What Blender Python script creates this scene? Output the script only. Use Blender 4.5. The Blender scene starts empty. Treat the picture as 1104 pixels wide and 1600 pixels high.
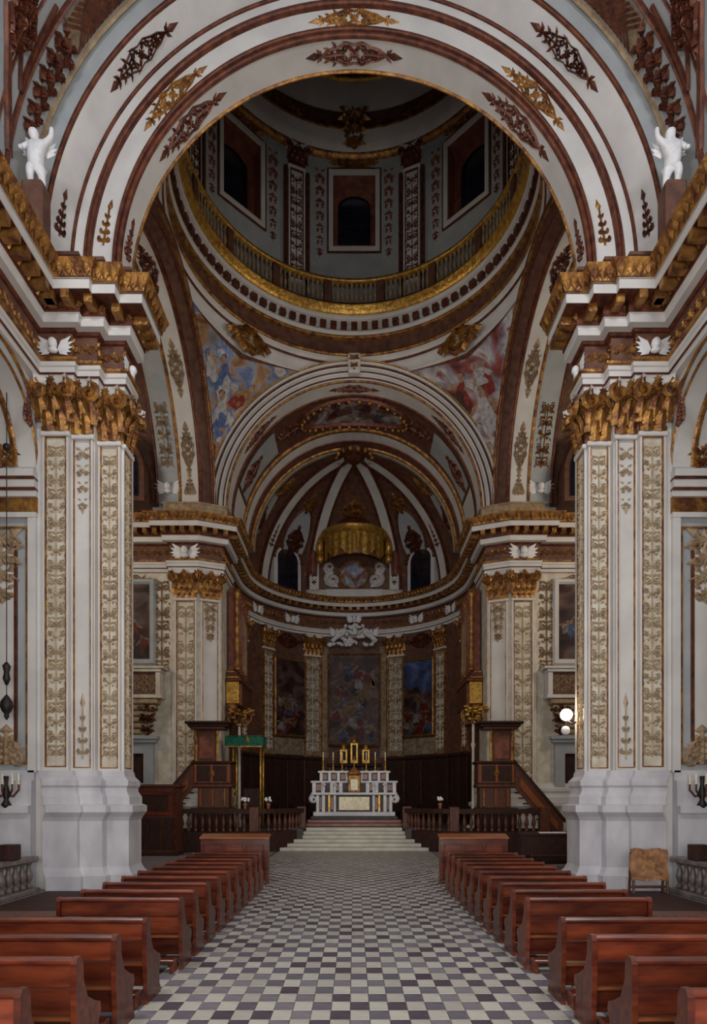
import bpy, bmesh, math, random
from math import sin, cos, pi, sqrt, radians as R_, atan2, asin
from mathutils import Vector, Matrix
random.seed(7)
S = bpy.context.scene
COL = S.collection
# ------------------------------------------------------------------ camera, world, light, exposure
FPX = 1000.0; EYE = 2.25
cam_d = bpy.data.cameras.new('camera'); cam = bpy.data.objects.new('camera', cam_d); COL.objects.link(cam)
cam.location = (0, 0, EYE); cam.rotation_euler = (pi/2, 0, 0)
cam_d.sensor_fit = 'HORIZONTAL'; cam_d.sensor_width = 36; cam_d.lens = 36*FPX/1104
cam_d.shift_y = 448/1104; cam_d.shift_x = -0.001; cam_d.clip_end = 200
S.camera = cam
S.view_settings.view_transform = 'Standard'; S.view_settings.look = 'None'
S.view_settings.exposure = -0.06; S.view_settings.gamma = 1; S.view_settings.use_curve_mapping = False
W = bpy.data.worlds.new('world'); S.world = W; W.use_nodes = True
W.node_tree.nodes['Background'].inputs[0].default_value = (0.75, 0.8, 0.95, 1)
W.node_tree.nodes['Background'].inputs[1].default_value = 0.04
def area(name, loc, target, sx, sy, power, col):
    l = bpy.data.lights.new(name, 'AREA'); l.shape = 'RECTANGLE'; l.size = sx; l.size_y = sy; l.energy = power; l.color = col
    o = bpy.data.objects.new(name, l); COL.objects.link(o); o.location = loc
    o.rotation_euler = (Vector(target)-Vector(loc)).to_track_quat('-Z', 'Y').to_euler()
    return o
# broad fill added behind the viewer, then daylight of the nave's side windows
area('added_front_fill', (0, -3.1, 3.6), (0, 16, 10.5), 9, 6, 1550, (1.0, 0.95, 0.89))
area('daylight_nave_window_left', (-6.9, 3.5, 17.6), (0, 15.5, 5), 4, 2.5, 1050, (0.95, 0.97, 1.0))
area('daylight_nave_window_right', (6.9, 3.5, 17.6), (0, 15.5, 5), 4, 2.5, 1150, (0.95, 0.97, 1.0))
# transept windows, out of sight past the near piers
area('daylight_transept_left', (-15.6, 22, 13), (4, 27, 12), 3, 5, 480, (1.0, 0.86, 0.68))
area('daylight_transept_right', (15.6, 22, 13), (-4, 27, 12), 3, 5, 600, (1.0, 0.86, 0.66))


# ------------------------------------------------------------------ materials
def mat(name, col, rough=0.6, metal=0.0, col2=None, nscale=4.0, bump=0.0, bscale=30.0, rnd=0.0, grain=None, spec=0.4):
    m = bpy.data.materials.new(name); m.use_nodes = True; nt = m.node_tree; N = nt.nodes; L = nt.links
    b = N['Principled BSDF']; b.inputs['Roughness'].default_value = rough; b.inputs['Metallic'].default_value = metal
    b.inputs['Specular IOR Level'].default_value = spec
    tc = N.new('ShaderNodeTexCoord'); mp = N.new('ShaderNodeMapping'); L.new(tc.outputs['Object'], mp.inputs['Vector'])
    if grain: mp.inputs['Scale'].default_value = grain
    c2 = col2 or tuple(c*0.8 for c in col)
    nz = N.new('ShaderNodeTexNoise'); nz.inputs['Scale'].default_value = nscale; nz.inputs['Detail'].default_value = 5
    L.new(mp.outputs['Vector'], nz.inputs['Vector'])
    rp = N.new('ShaderNodeValToRGB'); rp.color_ramp.elements[0].position = 0.35; rp.color_ramp.elements[1].position = 0.65
    rp.color_ramp.elements[0].color = (*c2, 1); rp.color_ramp.elements[1].color = (*col, 1)
    L.new(nz.outputs['Fac'], rp.inputs['Fac']); out = rp.outputs['Color']
    if rnd:
        oi = N.new('ShaderNodeObjectInfo'); hs = N.new('ShaderNodeHueSaturation'); mr = N.new('ShaderNodeMapRange')
        mr.inputs['To Min'].default_value = 1-rnd; mr.inputs['To Max'].default_value = 1+rnd
        L.new(oi.outputs['Random'], mr.inputs['Value']); L.new(mr.outputs['Result'], hs.inputs['Value']); L.new(out, hs.inputs['Color']); out = hs.outputs['Color']
    L.new(out, b.inputs['Base Color'])
    if bump:
        n2 = N.new('ShaderNodeTexNoise'); n2.inputs['Scale'].default_value = bscale; n2.inputs['Detail'].default_value = 3
        L.new(mp.outputs['Vector'], n2.inputs['Vector'])
        bp = N.new('ShaderNodeBump'); bp.inputs['Strength'].default_value = bump; bp.inputs['Distance'].default_value = 0.05
        L.new(n2.outputs['Fac'], bp.inputs['Height']); L.new(bp.outputs['Normal'], b.inputs['Normal'])
    return m
def fresco(name, stops, scale, seed, rough=0.6, fig=0.5):
    """painted picture: soft blots of pigment; stops = [(pos, colour)...]"""
    m = bpy.data.materials.new(name); m.use_nodes = True; nt = m.node_tree; N = nt.nodes; L = nt.links
    b = N['Principled BSDF']; b.inputs['Roughness'].default_value = rough; b.inputs['Specular IOR Level'].default_value = 0.2
    tc = N.new('ShaderNodeTexCoord'); mp = N.new('ShaderNodeMapping'); L.new(tc.outputs['Object'], mp.inputs['Vector'])
    mp.inputs['Location'].default_value = (seed*3.7, seed*1.3, seed*2.1)
    n1 = N.new('ShaderNodeTexNoise'); n1.inputs['Scale'].default_value = scale; n1.inputs['Detail'].default_value = 6; n1.inputs['Distortion'].default_value = 1.2
    L.new(mp.outputs['Vector'], n1.inputs['Vector'])
    rp = N.new('ShaderNodeValToRGB'); e = rp.color_ramp.elements
    while len(e) < len(stops): e.new(0.5)
    for el, (p, c) in zip(e, stops): el.position = p; el.color = (*c, 1)
    L.new(n1.outputs['Fac'], rp.inputs['Fac'])
    vo = N.new('ShaderNodeTexVoronoi'); vo.inputs['Scale'].default_value = scale*2.2; L.new(mp.outputs['Vector'], vo.inputs['Vector'])
    mx = N.new('ShaderNodeMixRGB'); mx.blend_type = 'OVERLAY'; mx.inputs[0].default_value = fig
    L.new(rp.outputs['Color'], mx.inputs[1]); L.new(vo.outputs['Distance'], mx.inputs[2])
    L.new(mx.outputs['Color'], b.inputs['Base Color'])
    return m
M = {}
M['white'] = mat('white_stucco', (0.66, 0.635, 0.615), 0.65, col2=(0.57, 0.545, 0.53), nscale=1.2, bump=0.05)
M['grey'] = mat('blue_grey_stucco', (0.40, 0.42, 0.43), 0.7, col2=(0.33, 0.35, 0.37), nscale=1.5, bump=0.05)
M['cream'] = mat('cream_stucco', (0.66, 0.62, 0.54), 0.65, col2=(0.50, 0.43, 0.33), nscale=3.0, bump=0.25, bscale=16)
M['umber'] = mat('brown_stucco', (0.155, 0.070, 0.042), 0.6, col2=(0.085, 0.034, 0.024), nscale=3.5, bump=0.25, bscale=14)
M['marble'] = mat('grey_veined_marble', (0.64, 0.63, 0.66), 0.35, col2=(0.47, 0.46, 0.50), nscale=1.6, grain=(1, 1, 0.5))
M['gilt'] = mat('gilded_stucco', (0.46, 0.225, 0.055), 0.36, 0.5, col2=(0.15, 0.055, 0.024), nscale=4, bump=0.5, bscale=11)
M['giltdark'] = mat('dark_red_gilding', (0.17, 0.052, 0.024), 0.4, 0.3, col2=(0.07, 0.02, 0.014), nscale=5, bump=0.2, bscale=14)
M['gold'] = mat('bright_gold_leaf', (0.66, 0.40, 0.08), 0.32, 0.6, col2=(0.36, 0.17, 0.035), nscale=5, bump=0.4, bscale=9)
M['tan'] = mat('tan_relief_stucco', (0.43, 0.32, 0.20), 0.55, 0.1, col2=(0.26, 0.17, 0.10), nscale=5)
M['relief'] = mat('pale_ochre_relief', (0.54, 0.45, 0.32), 0.6, 0.05, col2=(0.37, 0.27, 0.17), nscale=5)
M['bronze'] = mat('mottled_tan_panel', (0.33, 0.25, 0.16), 0.6, 0.0, col2=(0.17, 0.105, 0.065), nscale=4, bump=0.4, bscale=12)
M['wood'] = mat('red_brown_pew_wood', (0.150, 0.030, 0.011), 0.28, col2=(0.050, 0.0085, 0.005), nscale=2.2, grain=(0.9, 5, 5), rnd=0.3, spec=0.5)
M['wooddark'] = mat('dark_walnut_wood', (0.055, 0.022, 0.015), 0.6, col2=(0.025, 0.011, 0.009), nscale=4, grain=(4, 4, 1), spec=0.2)
M['woodmid'] = mat('brown_walnut_wood', (0.13, 0.04, 0.02), 0.45, col2=(0.06, 0.02, 0.012), nscale=4, grain=(4, 4, 1))
M['woodedge'] = mat('worn_orange_wood', (0.30, 0.10, 0.035), 0.3, col2=(0.19, 0.05, 0.02), nscale=4, grain=(1, 10, 10))
M['rough'] = mat('rough_tan_wood', (0.36, 0.17, 0.07), 0.7, col2=(0.16, 0.07, 0.035), nscale=7, bump=0.8, bscale=9)
M['brownmarble'] = mat('brown_grey_marble', (0.20, 0.165, 0.155), 0.4, col2=(0.10, 0.075, 0.07), nscale=5)
for _n, _c in (('pflesh', (.50, .30, .21)), ('pwhite', (.58, .55, .55)), ('pblue', (.13, .19, .40)), ('pred', (.32, .05, .04)), ('pochre', (.42, .24, .09)), ('pdark', (.09, .045, .035))):
    M[_n] = mat('paint_'+_n[1:], _c, 0.6, col2=tuple(q*.55 for q in _c), nscale=6, spec=0.2)
    M[_n+'_d'] = mat('dim_paint_'+_n[1:], tuple(q*.42 for q in _c), 0.5, col2=tuple(q*.16 for q in _c), nscale=5, spec=0.2)
M['redmarble'] = mat('red_brown_marble', (0.25, 0.085, 0.05), 0.3, col2=(0.13, 0.04, 0.03), nscale=3)
M['darkstone'] = mat('dark_stone', (0.06, 0.05, 0.05), 0.5, col2=(0.03, 0.025, 0.028), nscale=3)
M['glass'] = mat('dark_blue_glass', (0.014, 0.014, 0.035), 0.15, col2=(0.008, 0.007, 0.014), nscale=2, spec=0.5)
M['green'] = mat('green_cloth', (0.01, 0.13, 0.07), 0.8, col2=(0.006, 0.07, 0.045), nscale=6)
M['stone'] = mat('pale_step_stone', (0.60, 0.58, 0.50), 0.5, col2=(0.48, 0.46, 0.40), nscale=2)
M['statue'] = mat('white_plaster_figure', (0.80, 0.79, 0.80), 0.6, col2=(0.66, 0.65, 0.67), nscale=5)
M['wax'] = mat('ivory_wax', (0.80, 0.72, 0.50), 0.4)
M['iron'] = mat('black_iron', (0.03, 0.025, 0.025), 0.5, 0.5)
M['paper'] = mat('white_paper', (0.75, 0.73, 0.72), 0.8)
M['silver'] = mat('silvered_cloth', (0.55, 0.50, 0.36), 0.4, 0.4, col2=(0.38, 0.33, 0.22), nscale=9)
M['floorbase'] = mat('grey_mortar_floor', (0.17, 0.15, 0.14), 0.7, col2=(0.12, 0.10, 0.10), nscale=3)
M['tl0'] = mat('pale_grey_tile', (0.52, 0.50, 0.44), 0.45, col2=(0.44, 0.42, 0.37), nscale=6, rnd=0.06)
M['tl1'] = mat('warm_grey_tile', (0.46, 0.43, 0.38), 0.45, col2=(0.39, 0.36, 0.32), nscale=6, rnd=0.06)
M['td0'] = mat('slate_tile', (0.155, 0.145, 0.175), 0.42, col2=(0.115, 0.105, 0.13), nscale=6, rnd=0.12)
M['td1'] = mat('dusty_slate_tile', (0.23, 0.215, 0.24), 0.45, col2=(0.17, 0.16, 0.18), nscale=6, rnd=0.1)
M['td2'] = mat('plum_slate_tile', (0.105, 0.085, 0.105), 0.4, col2=(0.07, 0.055, 0.075), nscale=6, rnd=0.12)
M['fres_l'] = fresco('fresco_blue_ochre', [(0.30, (0.10, 0.04, 0.03)), (0.42, (0.36, 0.20, 0.10)), (0.50, (0.30, 0.31, 0.36)), (0.56, (0.10, 0.17, 0.36)), (0.64, (0.55, 0.52, 0.50)), (0.74, (0.30, 0.10, 0.05))], 0.62, 1.0)
M['fres_r'] = fresco('fresco_rose_white', [(0.30, (0.09, 0.03, 0.03)), (0.42, (0.30, 0.09, 0.08)), (0.50, (0.30, 0.29, 0.34)), (0.57, (0.56, 0.52, 0.52)), (0.65, (0.25, 0.07, 0.07)), (0.75, (0.20, 0.28, 0.45))], 0.62, 4.0)
M['fres_c'] = fresco('fresco_dusky_clouds', [(0.30, (0.05, 0.025, 0.025)), (0.45, (0.13, 0.06, 0.05)), (0.55, (0.27, 0.25, 0.27)), (0.66, (0.45, 0.40, 0.38)), (0.75, (0.14, 0.06, 0.05))], 0.9, 2.0)
M['fres_dome'] = fresco('fresco_night_blue', [(0.30, (0.03, 0.02, 0.035)), (0.48, (0.045, 0.04, 0.09)), (0.60, (0.09, 0.075, 0.13)), (0.72, (0.10, 0.05, 0.04))], 0.5, 3.0)
M['fres_m'] = fresco('fresco_pale_blue_red', [(0.30, (0.15, 0.05, 0.04)), (0.45, (0.30, 0.16, 0.12)), (0.53, (0.22, 0.26, 0.36)), (0.64, (0.42, 0.45, 0.50)), (0.75, (0.28, 0.10, 0.06))], 1.3, 7.0)
M['pic_c'] = fresco('altarpiece_paint', [(0.30, (0.015, 0.008, 0.01)), (0.46, (0.04, 0.017, 0.014)), (0.56, (0.075, 0.035, 0.026)), (0.66, (0.13, 0.075, 0.05)), (0.76, (0.07, 0.03, 0.03))], 0.9, 5.0, 0.4)
M['pic_b'] = fresco('painted_blue_sky', [(0.32, (0.03, 0.035, 0.07)), (0.50, (0.05, 0.07, 0.16)), (0.62, (0.09, 0.13, 0.27)), (0.76, (0.10, 0.09, 0.12))], 0.7, 9.0, 0.4)
M['pic_d'] = fresco('dark_picture_paint', [(0.32, (0.015, 0.009, 0.010)), (0.50, (0.045, 0.022, 0.02)), (0.60, (0.10, 0.055, 0.045)), (0.72, (0.05, 0.06, 0.08))], 0.8, 6.0, 0.4)
def lampmat():
    m = bpy.data.materials.new('lit_globe'); m.use_nodes = True; b = m.node_tree.nodes['Principled BSDF']
    b.inputs['Emission Color'].default_value = (1.0, 0.82, 0.55, 1); b.inputs['Emission Strength'].default_value = 30.0
    return m
M['globe'] = lampmat()

# ------------------------------------------------------------------ helpers
def props(o, label=None, cat=None, group=None, kind=None):
    if label: o['label'] = label
    if cat: o['category'] = cat
    if group: o['group'] = group
    if kind: o['kind'] = kind
    return o
def empty(name, loc=(0, 0, 0), rz=0.0, label=None, cat=None, group=None, kind=None):
    o = bpy.data.objects.new(name, None); o.empty_display_size = 0.2; COL.objects.link(o)
    o.location = loc; o.rotation_euler = (0, 0, rz); return props(o, label, cat, group, kind)
def copy_tree(o, parent=None):
    c = o.copy(); COL.objects.link(c); c.parent = parent
    for ch in list(o.children): copy_tree(ch, c)
    return c
def place(mesh, name, parent, loc=(0, 0, 0), rz=0.0, sc=None):
    o = bpy.data.objects.new(name, mesh); COL.objects.link(o); o.parent = parent; o.location = loc; o.rotation_euler = (0, 0, rz)
    if sc: o.scale = sc
    return o
class MB:
    def __init__(s): s.v = []; s.f = []; s.mi = []
    def add(s, vs, fs, mi=0):
        o = len(s.v); s.v += [tuple(p) for p in vs]
        for f in fs: s.f.append(tuple(i+o for i in f)); s.mi.append(mi)
    def join(s, m, fn=None):
        s.add([fn(*p) for p in m.v] if fn else m.v, m.f); return s
    def box(s, x0, x1, y0, y1, z0, z1, mi=0):
        s.add([(x0, y0, z0), (x1, y0, z0), (x1, y1, z0), (x0, y1, z0), (x0, y0, z1), (x1, y0, z1), (x1, y1, z1), (x0, y1, z1)],
              [(0, 3, 2, 1), (4, 5, 6, 7), (0, 1, 5, 4), (1, 2, 6, 5), (2, 3, 7, 6), (3, 0, 4, 7)], mi); return s
    def bbox(s, x0, x1, y0, y1, z0, z1, b=0.02):
        """box with chamfered edges"""
        b = min(b, (x1-x0)/2.2, (y1-y0)/2.2, (z1-z0)/2.2); o = len(s.v)
        rings = []
        for z, i in ((z0, b), (z0+b, 0), (z1-b, 0), (z1, b)):
            rings.append([(x0+i+b*(0 if i else 1), y0+i), (x1-i-b*(0 if i else 1), y0+i), (x1-i, y0+i+b*(0 if i else 1)), (x1-i, y1-i-b*(0 if i else 1)),
                          (x1-i-b*(0 if i else 1), y1-i), (x0+i+b*(0 if i else 1), y1-i), (x0+i, y1-i-b*(0 if i else 1)), (x0+i, y0+i+b*(0 if i else 1))])
        vs = [(x, y, z) for rg, z in zip(rings, (z0, z0+b, z1-b, z1)) for x, y in rg]
        fs = [tuple(range(7, -1, -1)), tuple(range(24, 32))]
        for k in range(3):
            for j in range(8): fs.append((k*8+j, k*8+(j+1) % 8, (k+1)*8+(j+1) % 8, (k+1)*8+j))
        s.add(vs, fs); return s
    def grid(s, fn, us, vs, mi=0):
        nu, nv = len(us), len(vs)
        s.add([fn(u, v) for u in us for v in vs], [(i*nv+j, (i+1)*nv+j, (i+1)*nv+j+1, i*nv+j+1) for i in range(nu-1) for j in range(nv-1)], mi); return s
    def lathe(s, prof, n=12, c=(0, 0, 0), a0=0, a1=2*pi, cap=True):
        full = abs(a1-a0-2*pi) < 1e-6; k = n if full else n+1; m = len(prof)
        vs = [(c[0]+r*cos(a0+(a1-a0)*i/n), c[1]+r*sin(a0+(a1-a0)*i/n), c[2]+z) for i in range(k) for r, z in prof]
        fs = [(i*m+j, ((i+1) % k)*m+j, ((i+1) % k)*m+j+1, i*m+j+1) for i in range(n) for j in range(m-1)]
        if cap and full:
            if prof[0][0] > 1e-4: fs.append(tuple(i*m for i in range(k-1, -1, -1)))
            if prof[-1][0] > 1e-4: fs.append(tuple(i*m+m-1 for i in range(k)))
        s.add(vs, fs); return s
    def tube(s, pts, r, n=6, r2=None):
        pts = [Vector(p) for p in pts]; rings = []
        for i, p in enumerate(pts):
            d = (pts[min(i+1, len(pts)-1)]-pts[max(i-1, 0)]).normalized()
            a = d.orthogonal().normalized() if i == 0 else (a-d*a.dot(d)).normalized()
            b = d.cross(a); rr = r if r2 is None else r+(r2-r)*i/(len(pts)-1)
            rings.append([p+(a*cos(2*pi*k/n)+b*sin(2*pi*k/n))*rr for k in range(n)])
        fs = [(i*n+k, i*n+(k+1) % n, (i+1)*n+(k+1) % n, (i+1)*n+k) for i in range(len(pts)-1) for k in range(n)]
        fs += [tuple(range(n-1, -1, -1)), tuple((len(pts)-1)*n+k for k in range(n))]
        s.add([q for rg in rings for q in rg], fs); return s
    def ball(s, c, rx, ry=None, rz=None, n=8, m=5):
        ry = ry or rx; rz = rz or rx
        pr = [(sin(pi*j/m), -cos(pi*j/m)) for j in range(m+1)]; t = MB().lathe(pr, n, cap=False)
        s.add([(c[0]+x*rx, c[1]+y*ry, c[2]+z*rz) for x, y, z in t.v], t.f); return s
    def prism(s, poly, y0, y1, ax='y'):
        """extrude a polygon given in (a, z) along the third axis"""
        n = len(poly); f = (lambda a, z, t: (a, t, z)) if ax == 'y' else ((lambda a, z, t: (t, a, z)) if ax == 'x' else (lambda a, z, t: (a, z, t)))
        s.add([f(a, z, y0) for a, z in poly]+[f(a, z, y1) for a, z in poly],
              [tuple(range(n)), tuple(range(2*n-1, n-1, -1))]+[(i, n+i, n+(i+1) % n, (i+1) % n) for i in range(n)]); return s
    def xf(s, fn): s.v = [fn(*p) for p in s.v]; return s
    def mesh(s, name, mats, smooth=False):
        me = bpy.data.meshes.new(name); me.from_pydata(s.v, [], s.f)
        for m in (mats if isinstance(mats, (list, tuple)) else [mats]): me.materials.append(M[m] if isinstance(m, str) else m)
        if any(s.mi): me.polygons.foreach_set('material_index', s.mi)
        bm = bmesh.new(); bm.from_mesh(me); bmesh.ops.recalc_face_normals(bm, faces=bm.faces); bm.to_mesh(me); bm.free()
        if smooth: me.polygons.foreach_set('use_smooth', [True]*len(me.polygons))
        me.update(); return me
    def build(s, name, mats, parent=None, smooth=False, kind=None, label=None):
        o = bpy.data.objects.new(name, s.mesh(name, mats, smooth)); COL.objects.link(o); o.parent = parent
        return props(o, label, kind=kind)
def lin(a, b, n): return [a+(b-a)*i/(n-1) for i in range(n)]
def offsets(path, side):
    out = []; n = len(path)
    for i in range(n):
        ns = []
        for a, b in ((i-1, i), (i, i+1)):
            if 0 <= a and b < n:
                dx, dy = path[b][0]-path[a][0], path[b][1]-path[a][1]; l = math.hypot(dx, dy); ns.append((side*dy/l, -side*dx/l))
        if len(ns) == 1: out.append(ns[0])
        else:
            d = 1+ns[0][0]*ns[1][0]+ns[0][1]*ns[1][1]; out.append(((ns[0][0]+ns[1][0])/d, (ns[0][1]+ns[1][1])/d))
    return out
def sweep(prof, path, side, i0=0, i1=None):
    """prof [(out, z)] run along plan path; side=1: room on the right hand"""
    i1 = len(path)-1 if i1 is None else i1; of = offsets(path, side); mb = MB()
    mb.grid(lambda i, j: (path[i][0]+of[i][0]*prof[j][0], path[i][1]+of[i][1]*prof[j][0], prof[j][1]), list(range(i0, i1+1)), list(range(len(prof)))); return mb
def along(path, side, step, out, i0=0, i1=None, skip=0.45):
    """points with tangent frames every `step` along path offset by out"""
    i1 = len(path)-1 if i1 is None else i1; of = offsets(path, side); res = []
    P = [(p[0]+o[0]*out, p[1]+o[1]*out) for p, o in zip(path, of)][i0:i1+1]
    for a, b in zip(P, P[1:]):
        l = math.hypot(b[0]-a[0], b[1]-a[1]); n = max(1, round(l/step))
        if l < step*skip: continue
        t = ((b[0]-a[0])/l, (b[1]-a[1])/l); nn = (side*t[1], -side*t[0])
        for k in range(n):
            q = (k+.5)/n; res.append((a[0]+(b[0]-a[0])*q, a[1]+(b[1]-a[1])*q, nn[0], nn[1]))
    return res
def fr(x, y, nx, ny):
    """wall frame: (u along wall, h out of the wall, z)"""
    tx, ty = -ny, nx
    return lambda u, h, z: (x+tx*u+nx*h, y+ty*u+ny*h, z)
def cyl(cx, cy, r, th0, inward=True):
    """frame on a concave cylinder; theta 0 points to +y, positive to +x"""
    return lambda u, h, z: (cx+(r-h)*sin(th0+u/r), cy+(r-h)*cos(th0+u/r), z)
# --- arches: axis along y (cx, zc) or along x (cy, zc)
def arch(prof, zc, n=48, axis='y', c=0.0, a0=0.0, a1=pi):
    f = (lambda a, p: (c+p[0]*cos(a), p[1], zc+p[0]*sin(a))) if axis == 'y' else (lambda a, p: (p[1], c+p[0]*cos(a), zc+p[0]*sin(a)))
    return MB().grid(f, lin(a0, a1, n+1), prof)
def roll(r0, r1, y, b, n=5):
    """half-round moulding on an arch face between radii r0, r1 bulging by b from y"""
    return [((r0+r1)/2-(r1-r0)/2*cos(pi*k/n), y-b*sin(pi*k/n)) for k in range(n+1)]
# --- relief ornament, drawn in (u, h, v)
def ribbon(mb, pts, w, t, h0=0.0):
    vs = []; n = len(pts)
    for i, (x, y) in enumerate(pts):
        a = pts[max(i-1, 0)]; b = pts[min(i+1, n-1)]; dx, dy = b[0]-a[0], b[1]-a[1]; l = math.hypot(dx, dy) or 1
        k = w*1.55*(1-0.45*i/n)/2; nx, ny = -dy/l*k, dx/l*k
        vs += [(x+nx, h0, y+ny), (x, h0+t, y), (x-nx, h0, y-ny)]
    mb.add(vs, [(i*3+j, i*3+3+j, i*3+4+j, i*3+1+j) for i in range(n-1) for j in (0, 1)])
def spiral(mb, x, y, r, a0, turns, w, t, d=1, n=12):
    ribbon(mb, [(x+r*(1-0.8*k/n)*cos(a0+d*turns*2*pi*k/n), y+r*(1-0.8*k/n)*sin(a0+d*turns*2*pi*k/n)) for k in range(n+1)], w, t)
def leaf(mb, x, y, a, l, w, t):
    c, s = cos(a), sin(a); q = lambda p, o: (x+c*p-s*o, 0.0, y+s*p+c*o)
    m = (x+c*l*.45, t, y+s*l*.45)
    w *= 1.35; mb.add([q(0, 0), q(l*.4, w/2), q(l, 0), q(l*.4, -w/2), m], [(0, 1, 4), (1, 2, 4), (2, 3, 4), (3, 0, 4)])
def rosette(mb, x, y, r, t, n=7):
    vs = [(x, t, y)]; 
    for k in range(2*n):
        rr = r if k % 2 == 0 else r*.6; vs.append((x+rr*cos(pi*k/n), 0.0 if k % 2 else t*.3, y+rr*sin(pi*k/n)))
    mb.add(vs, [(0, 1+k, 1+(k+1) % (2*n)) for k in range(2*n)])
def candelabra(w, h, n, t=0.05):
    """upright scrolling ornament filling a pilaster panel"""
    mb = MB(); m = h/n; ww = w/2
    ribbon(mb, [(0, m*.1), (0, h-m*.15)], w*.07, t)
    for k in range(n):
        y = m*(k+.5); q = k % 3
        for s in (-1, 1):
            if q == 0:
                spiral(mb, s*ww*.5, y, ww*.42, pi/2-s*pi/2+pi, 1.35, w*.09, t, s)
                leaf(mb, s*ww*.1, y+m*.25, pi/2-s*.7, m*.32, w*.14, t); leaf(mb, s*ww*.75, y+m*.22, pi/2+s*.4, m*.28, w*.12, t)
            elif q == 1:
                spiral(mb, s*ww*.48, y+m*.12, ww*.36, -pi/2, 1.2, w*.085, t, s)
                spiral(mb, s*ww*.55, y-m*.22, ww*.26, pi/2, 1.1, w*.07, t, -s)
                leaf(mb, 0, y-m*.2, pi/2-s*1.0, m*.4, w*.15, t)
            else:
                leaf(mb, 0, y-m*.1, pi/2-s*.55, m*.45, w*.2, t); leaf(mb, s*ww*.2, y-m*.2, pi/2-s*1.2, m*.36, w*.16, t)
                spiral(mb, s*ww*.62, y+m*.2, ww*.24, pi, 1.2, w*.07, t, s)
        rosette(mb, 0, y, w*(.13 if q else .18), t*1.3)
        for s in (-1, 1):
            rosette(mb, s*ww*.78, y+m*.42, w*.07, t, 5); leaf(mb, s*ww*.3, y+m*.36, pi/2-s*1.3, w*.26, w*.1, t*.8); leaf(mb, s*ww*.85, y-m*.1, -pi/2+s*.3, m*.34, w*.09, t*.8); leaf(mb, s*ww*.9, y+m*.1, pi/2+s*.2, m*.3, w*.09, t*.8)
    return mb
def cartouche(w, l, t=0.06):
    """long pointed openwork ornament; long axis v, centred"""
    mb = MB(); a, b = w/2, l/2
    for s in (-1, 1):
        leaf(mb, 0, s*b*.68, s*pi/2, b*.34, w*.3, t); leaf(mb, 0, s*b*.66, s*pi/2+.8, b*.18, w*.18, t); leaf(mb, 0, s*b*.66, s*pi/2-.8, b*.18, w*.18, t)
        ribbon(mb, [(0, s*b*.2), (0, s*b*.72)], w*.09, t)
        for q in (-1, 1):
            ribbon(mb, [(0, s*b*.66), (q*a*.45, s*b*.5), (q*a*.62, s*b*.34), (q*a*.98, s*b*.16), (q*a*.8, 0)], w*.1, t)
            spiral(mb, q*a*.5, s*b*.2, a*.34, s*pi/2, 1.2, w*.09, t, q*s)
            spiral(mb, q*a*.33, s*b*.45, a*.22, 0, 1.1, w*.07, t, -q*s)
            leaf(mb, q*a*.2, s*b*.05, (0 if q > 0 else pi)+s*q*.5, a*.75, w*.18, t)
            leaf(mb, q*a*.55, s*b*.36, pi/2*s-q*.9, b*.16, w*.13, t)
    for s in (-1, 1):
        for q in (-1, 1):
            rosette(mb, q*a*.62, s*b*.12, w*.1, t, 5); rosette(mb, q*a*.3, s*b*.3, w*.09, t, 5); leaf(mb, 0, s*b*.3, s*pi/2+q*.9, w*.42, w*.13, t); leaf(mb, q*a*.8, s*b*.05, s*pi/2-q*.3, b*.22, w*.12, t); leaf(mb, q*a*.35, s*b*.5, s*pi/2-q*.5, b*.16, w*.14, t)
    rosette(mb, 0, 0, w*.3, t*1.4, 9)
    return mb
def drop(w, h, n=4, t=0.06):
    """garland hanging down from v=0 to v=-h"""
    mb = MB()
    for k in range(n):
        y = -h*(k+.45)/n; g = 1-.55*k/n
        rosette(mb, 0, y, w*.3*g, t*1.3)
        for s in (-1, 1):
            leaf(mb, s*w*.1, y, pi/2-s*1.9, w*.5*g, w*.2*g, t); leaf(mb, s*w*.1, y+h*.06, pi/2-s*1.1, w*.45*g, w*.18*g, t)
            spiral(mb, s*w*.28*g, y-h*.05, w*.16*g, 0, 1.1, w*.07, t, s, 8)
    leaf(mb, 0, -h*.9, -pi/2, h*.12, w*.2, t)
    return mb
def spray(w, h, t=0.06):
    """tapering flame-shaped ornament standing up from v=0"""
    mb = MB(); ribbon(mb, [(0, 0), (0, h*.8)], w*.1, t); leaf(mb, 0, h*.72, pi/2, h*.28, w*.3, t)
    for k in range(4):
        y = h*(.06+.17*k); g = 1-.2*k
        for s in (-1, 1):
            leaf(mb, 0, y, pi/2-s*.9, w*.6*g, w*.24*g, t); spiral(mb, s*w*.25*g, y+h*.05, w*.2*g, pi/2, 1.1, w*.08, t, -s, 8)
        rosette(mb, 0, y+h*.04, w*.13*g, t*1.2)
    return mb
def arc_map(R, a0, y0, zc, face=None, axis='y', c=0.0):
    """ornament on an arch soffit (face None) or on its face at plane `face`"""
    def f(u, h, v):
        a = a0+v/R; r, y = (R-h, y0+u) if face is None else (R+u, face-h)
        return (c+r*cos(a), y, zc+r*sin(a)) if axis == 'y' else (y, c+r*cos(a), zc+r*sin(a))
    return f
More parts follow.
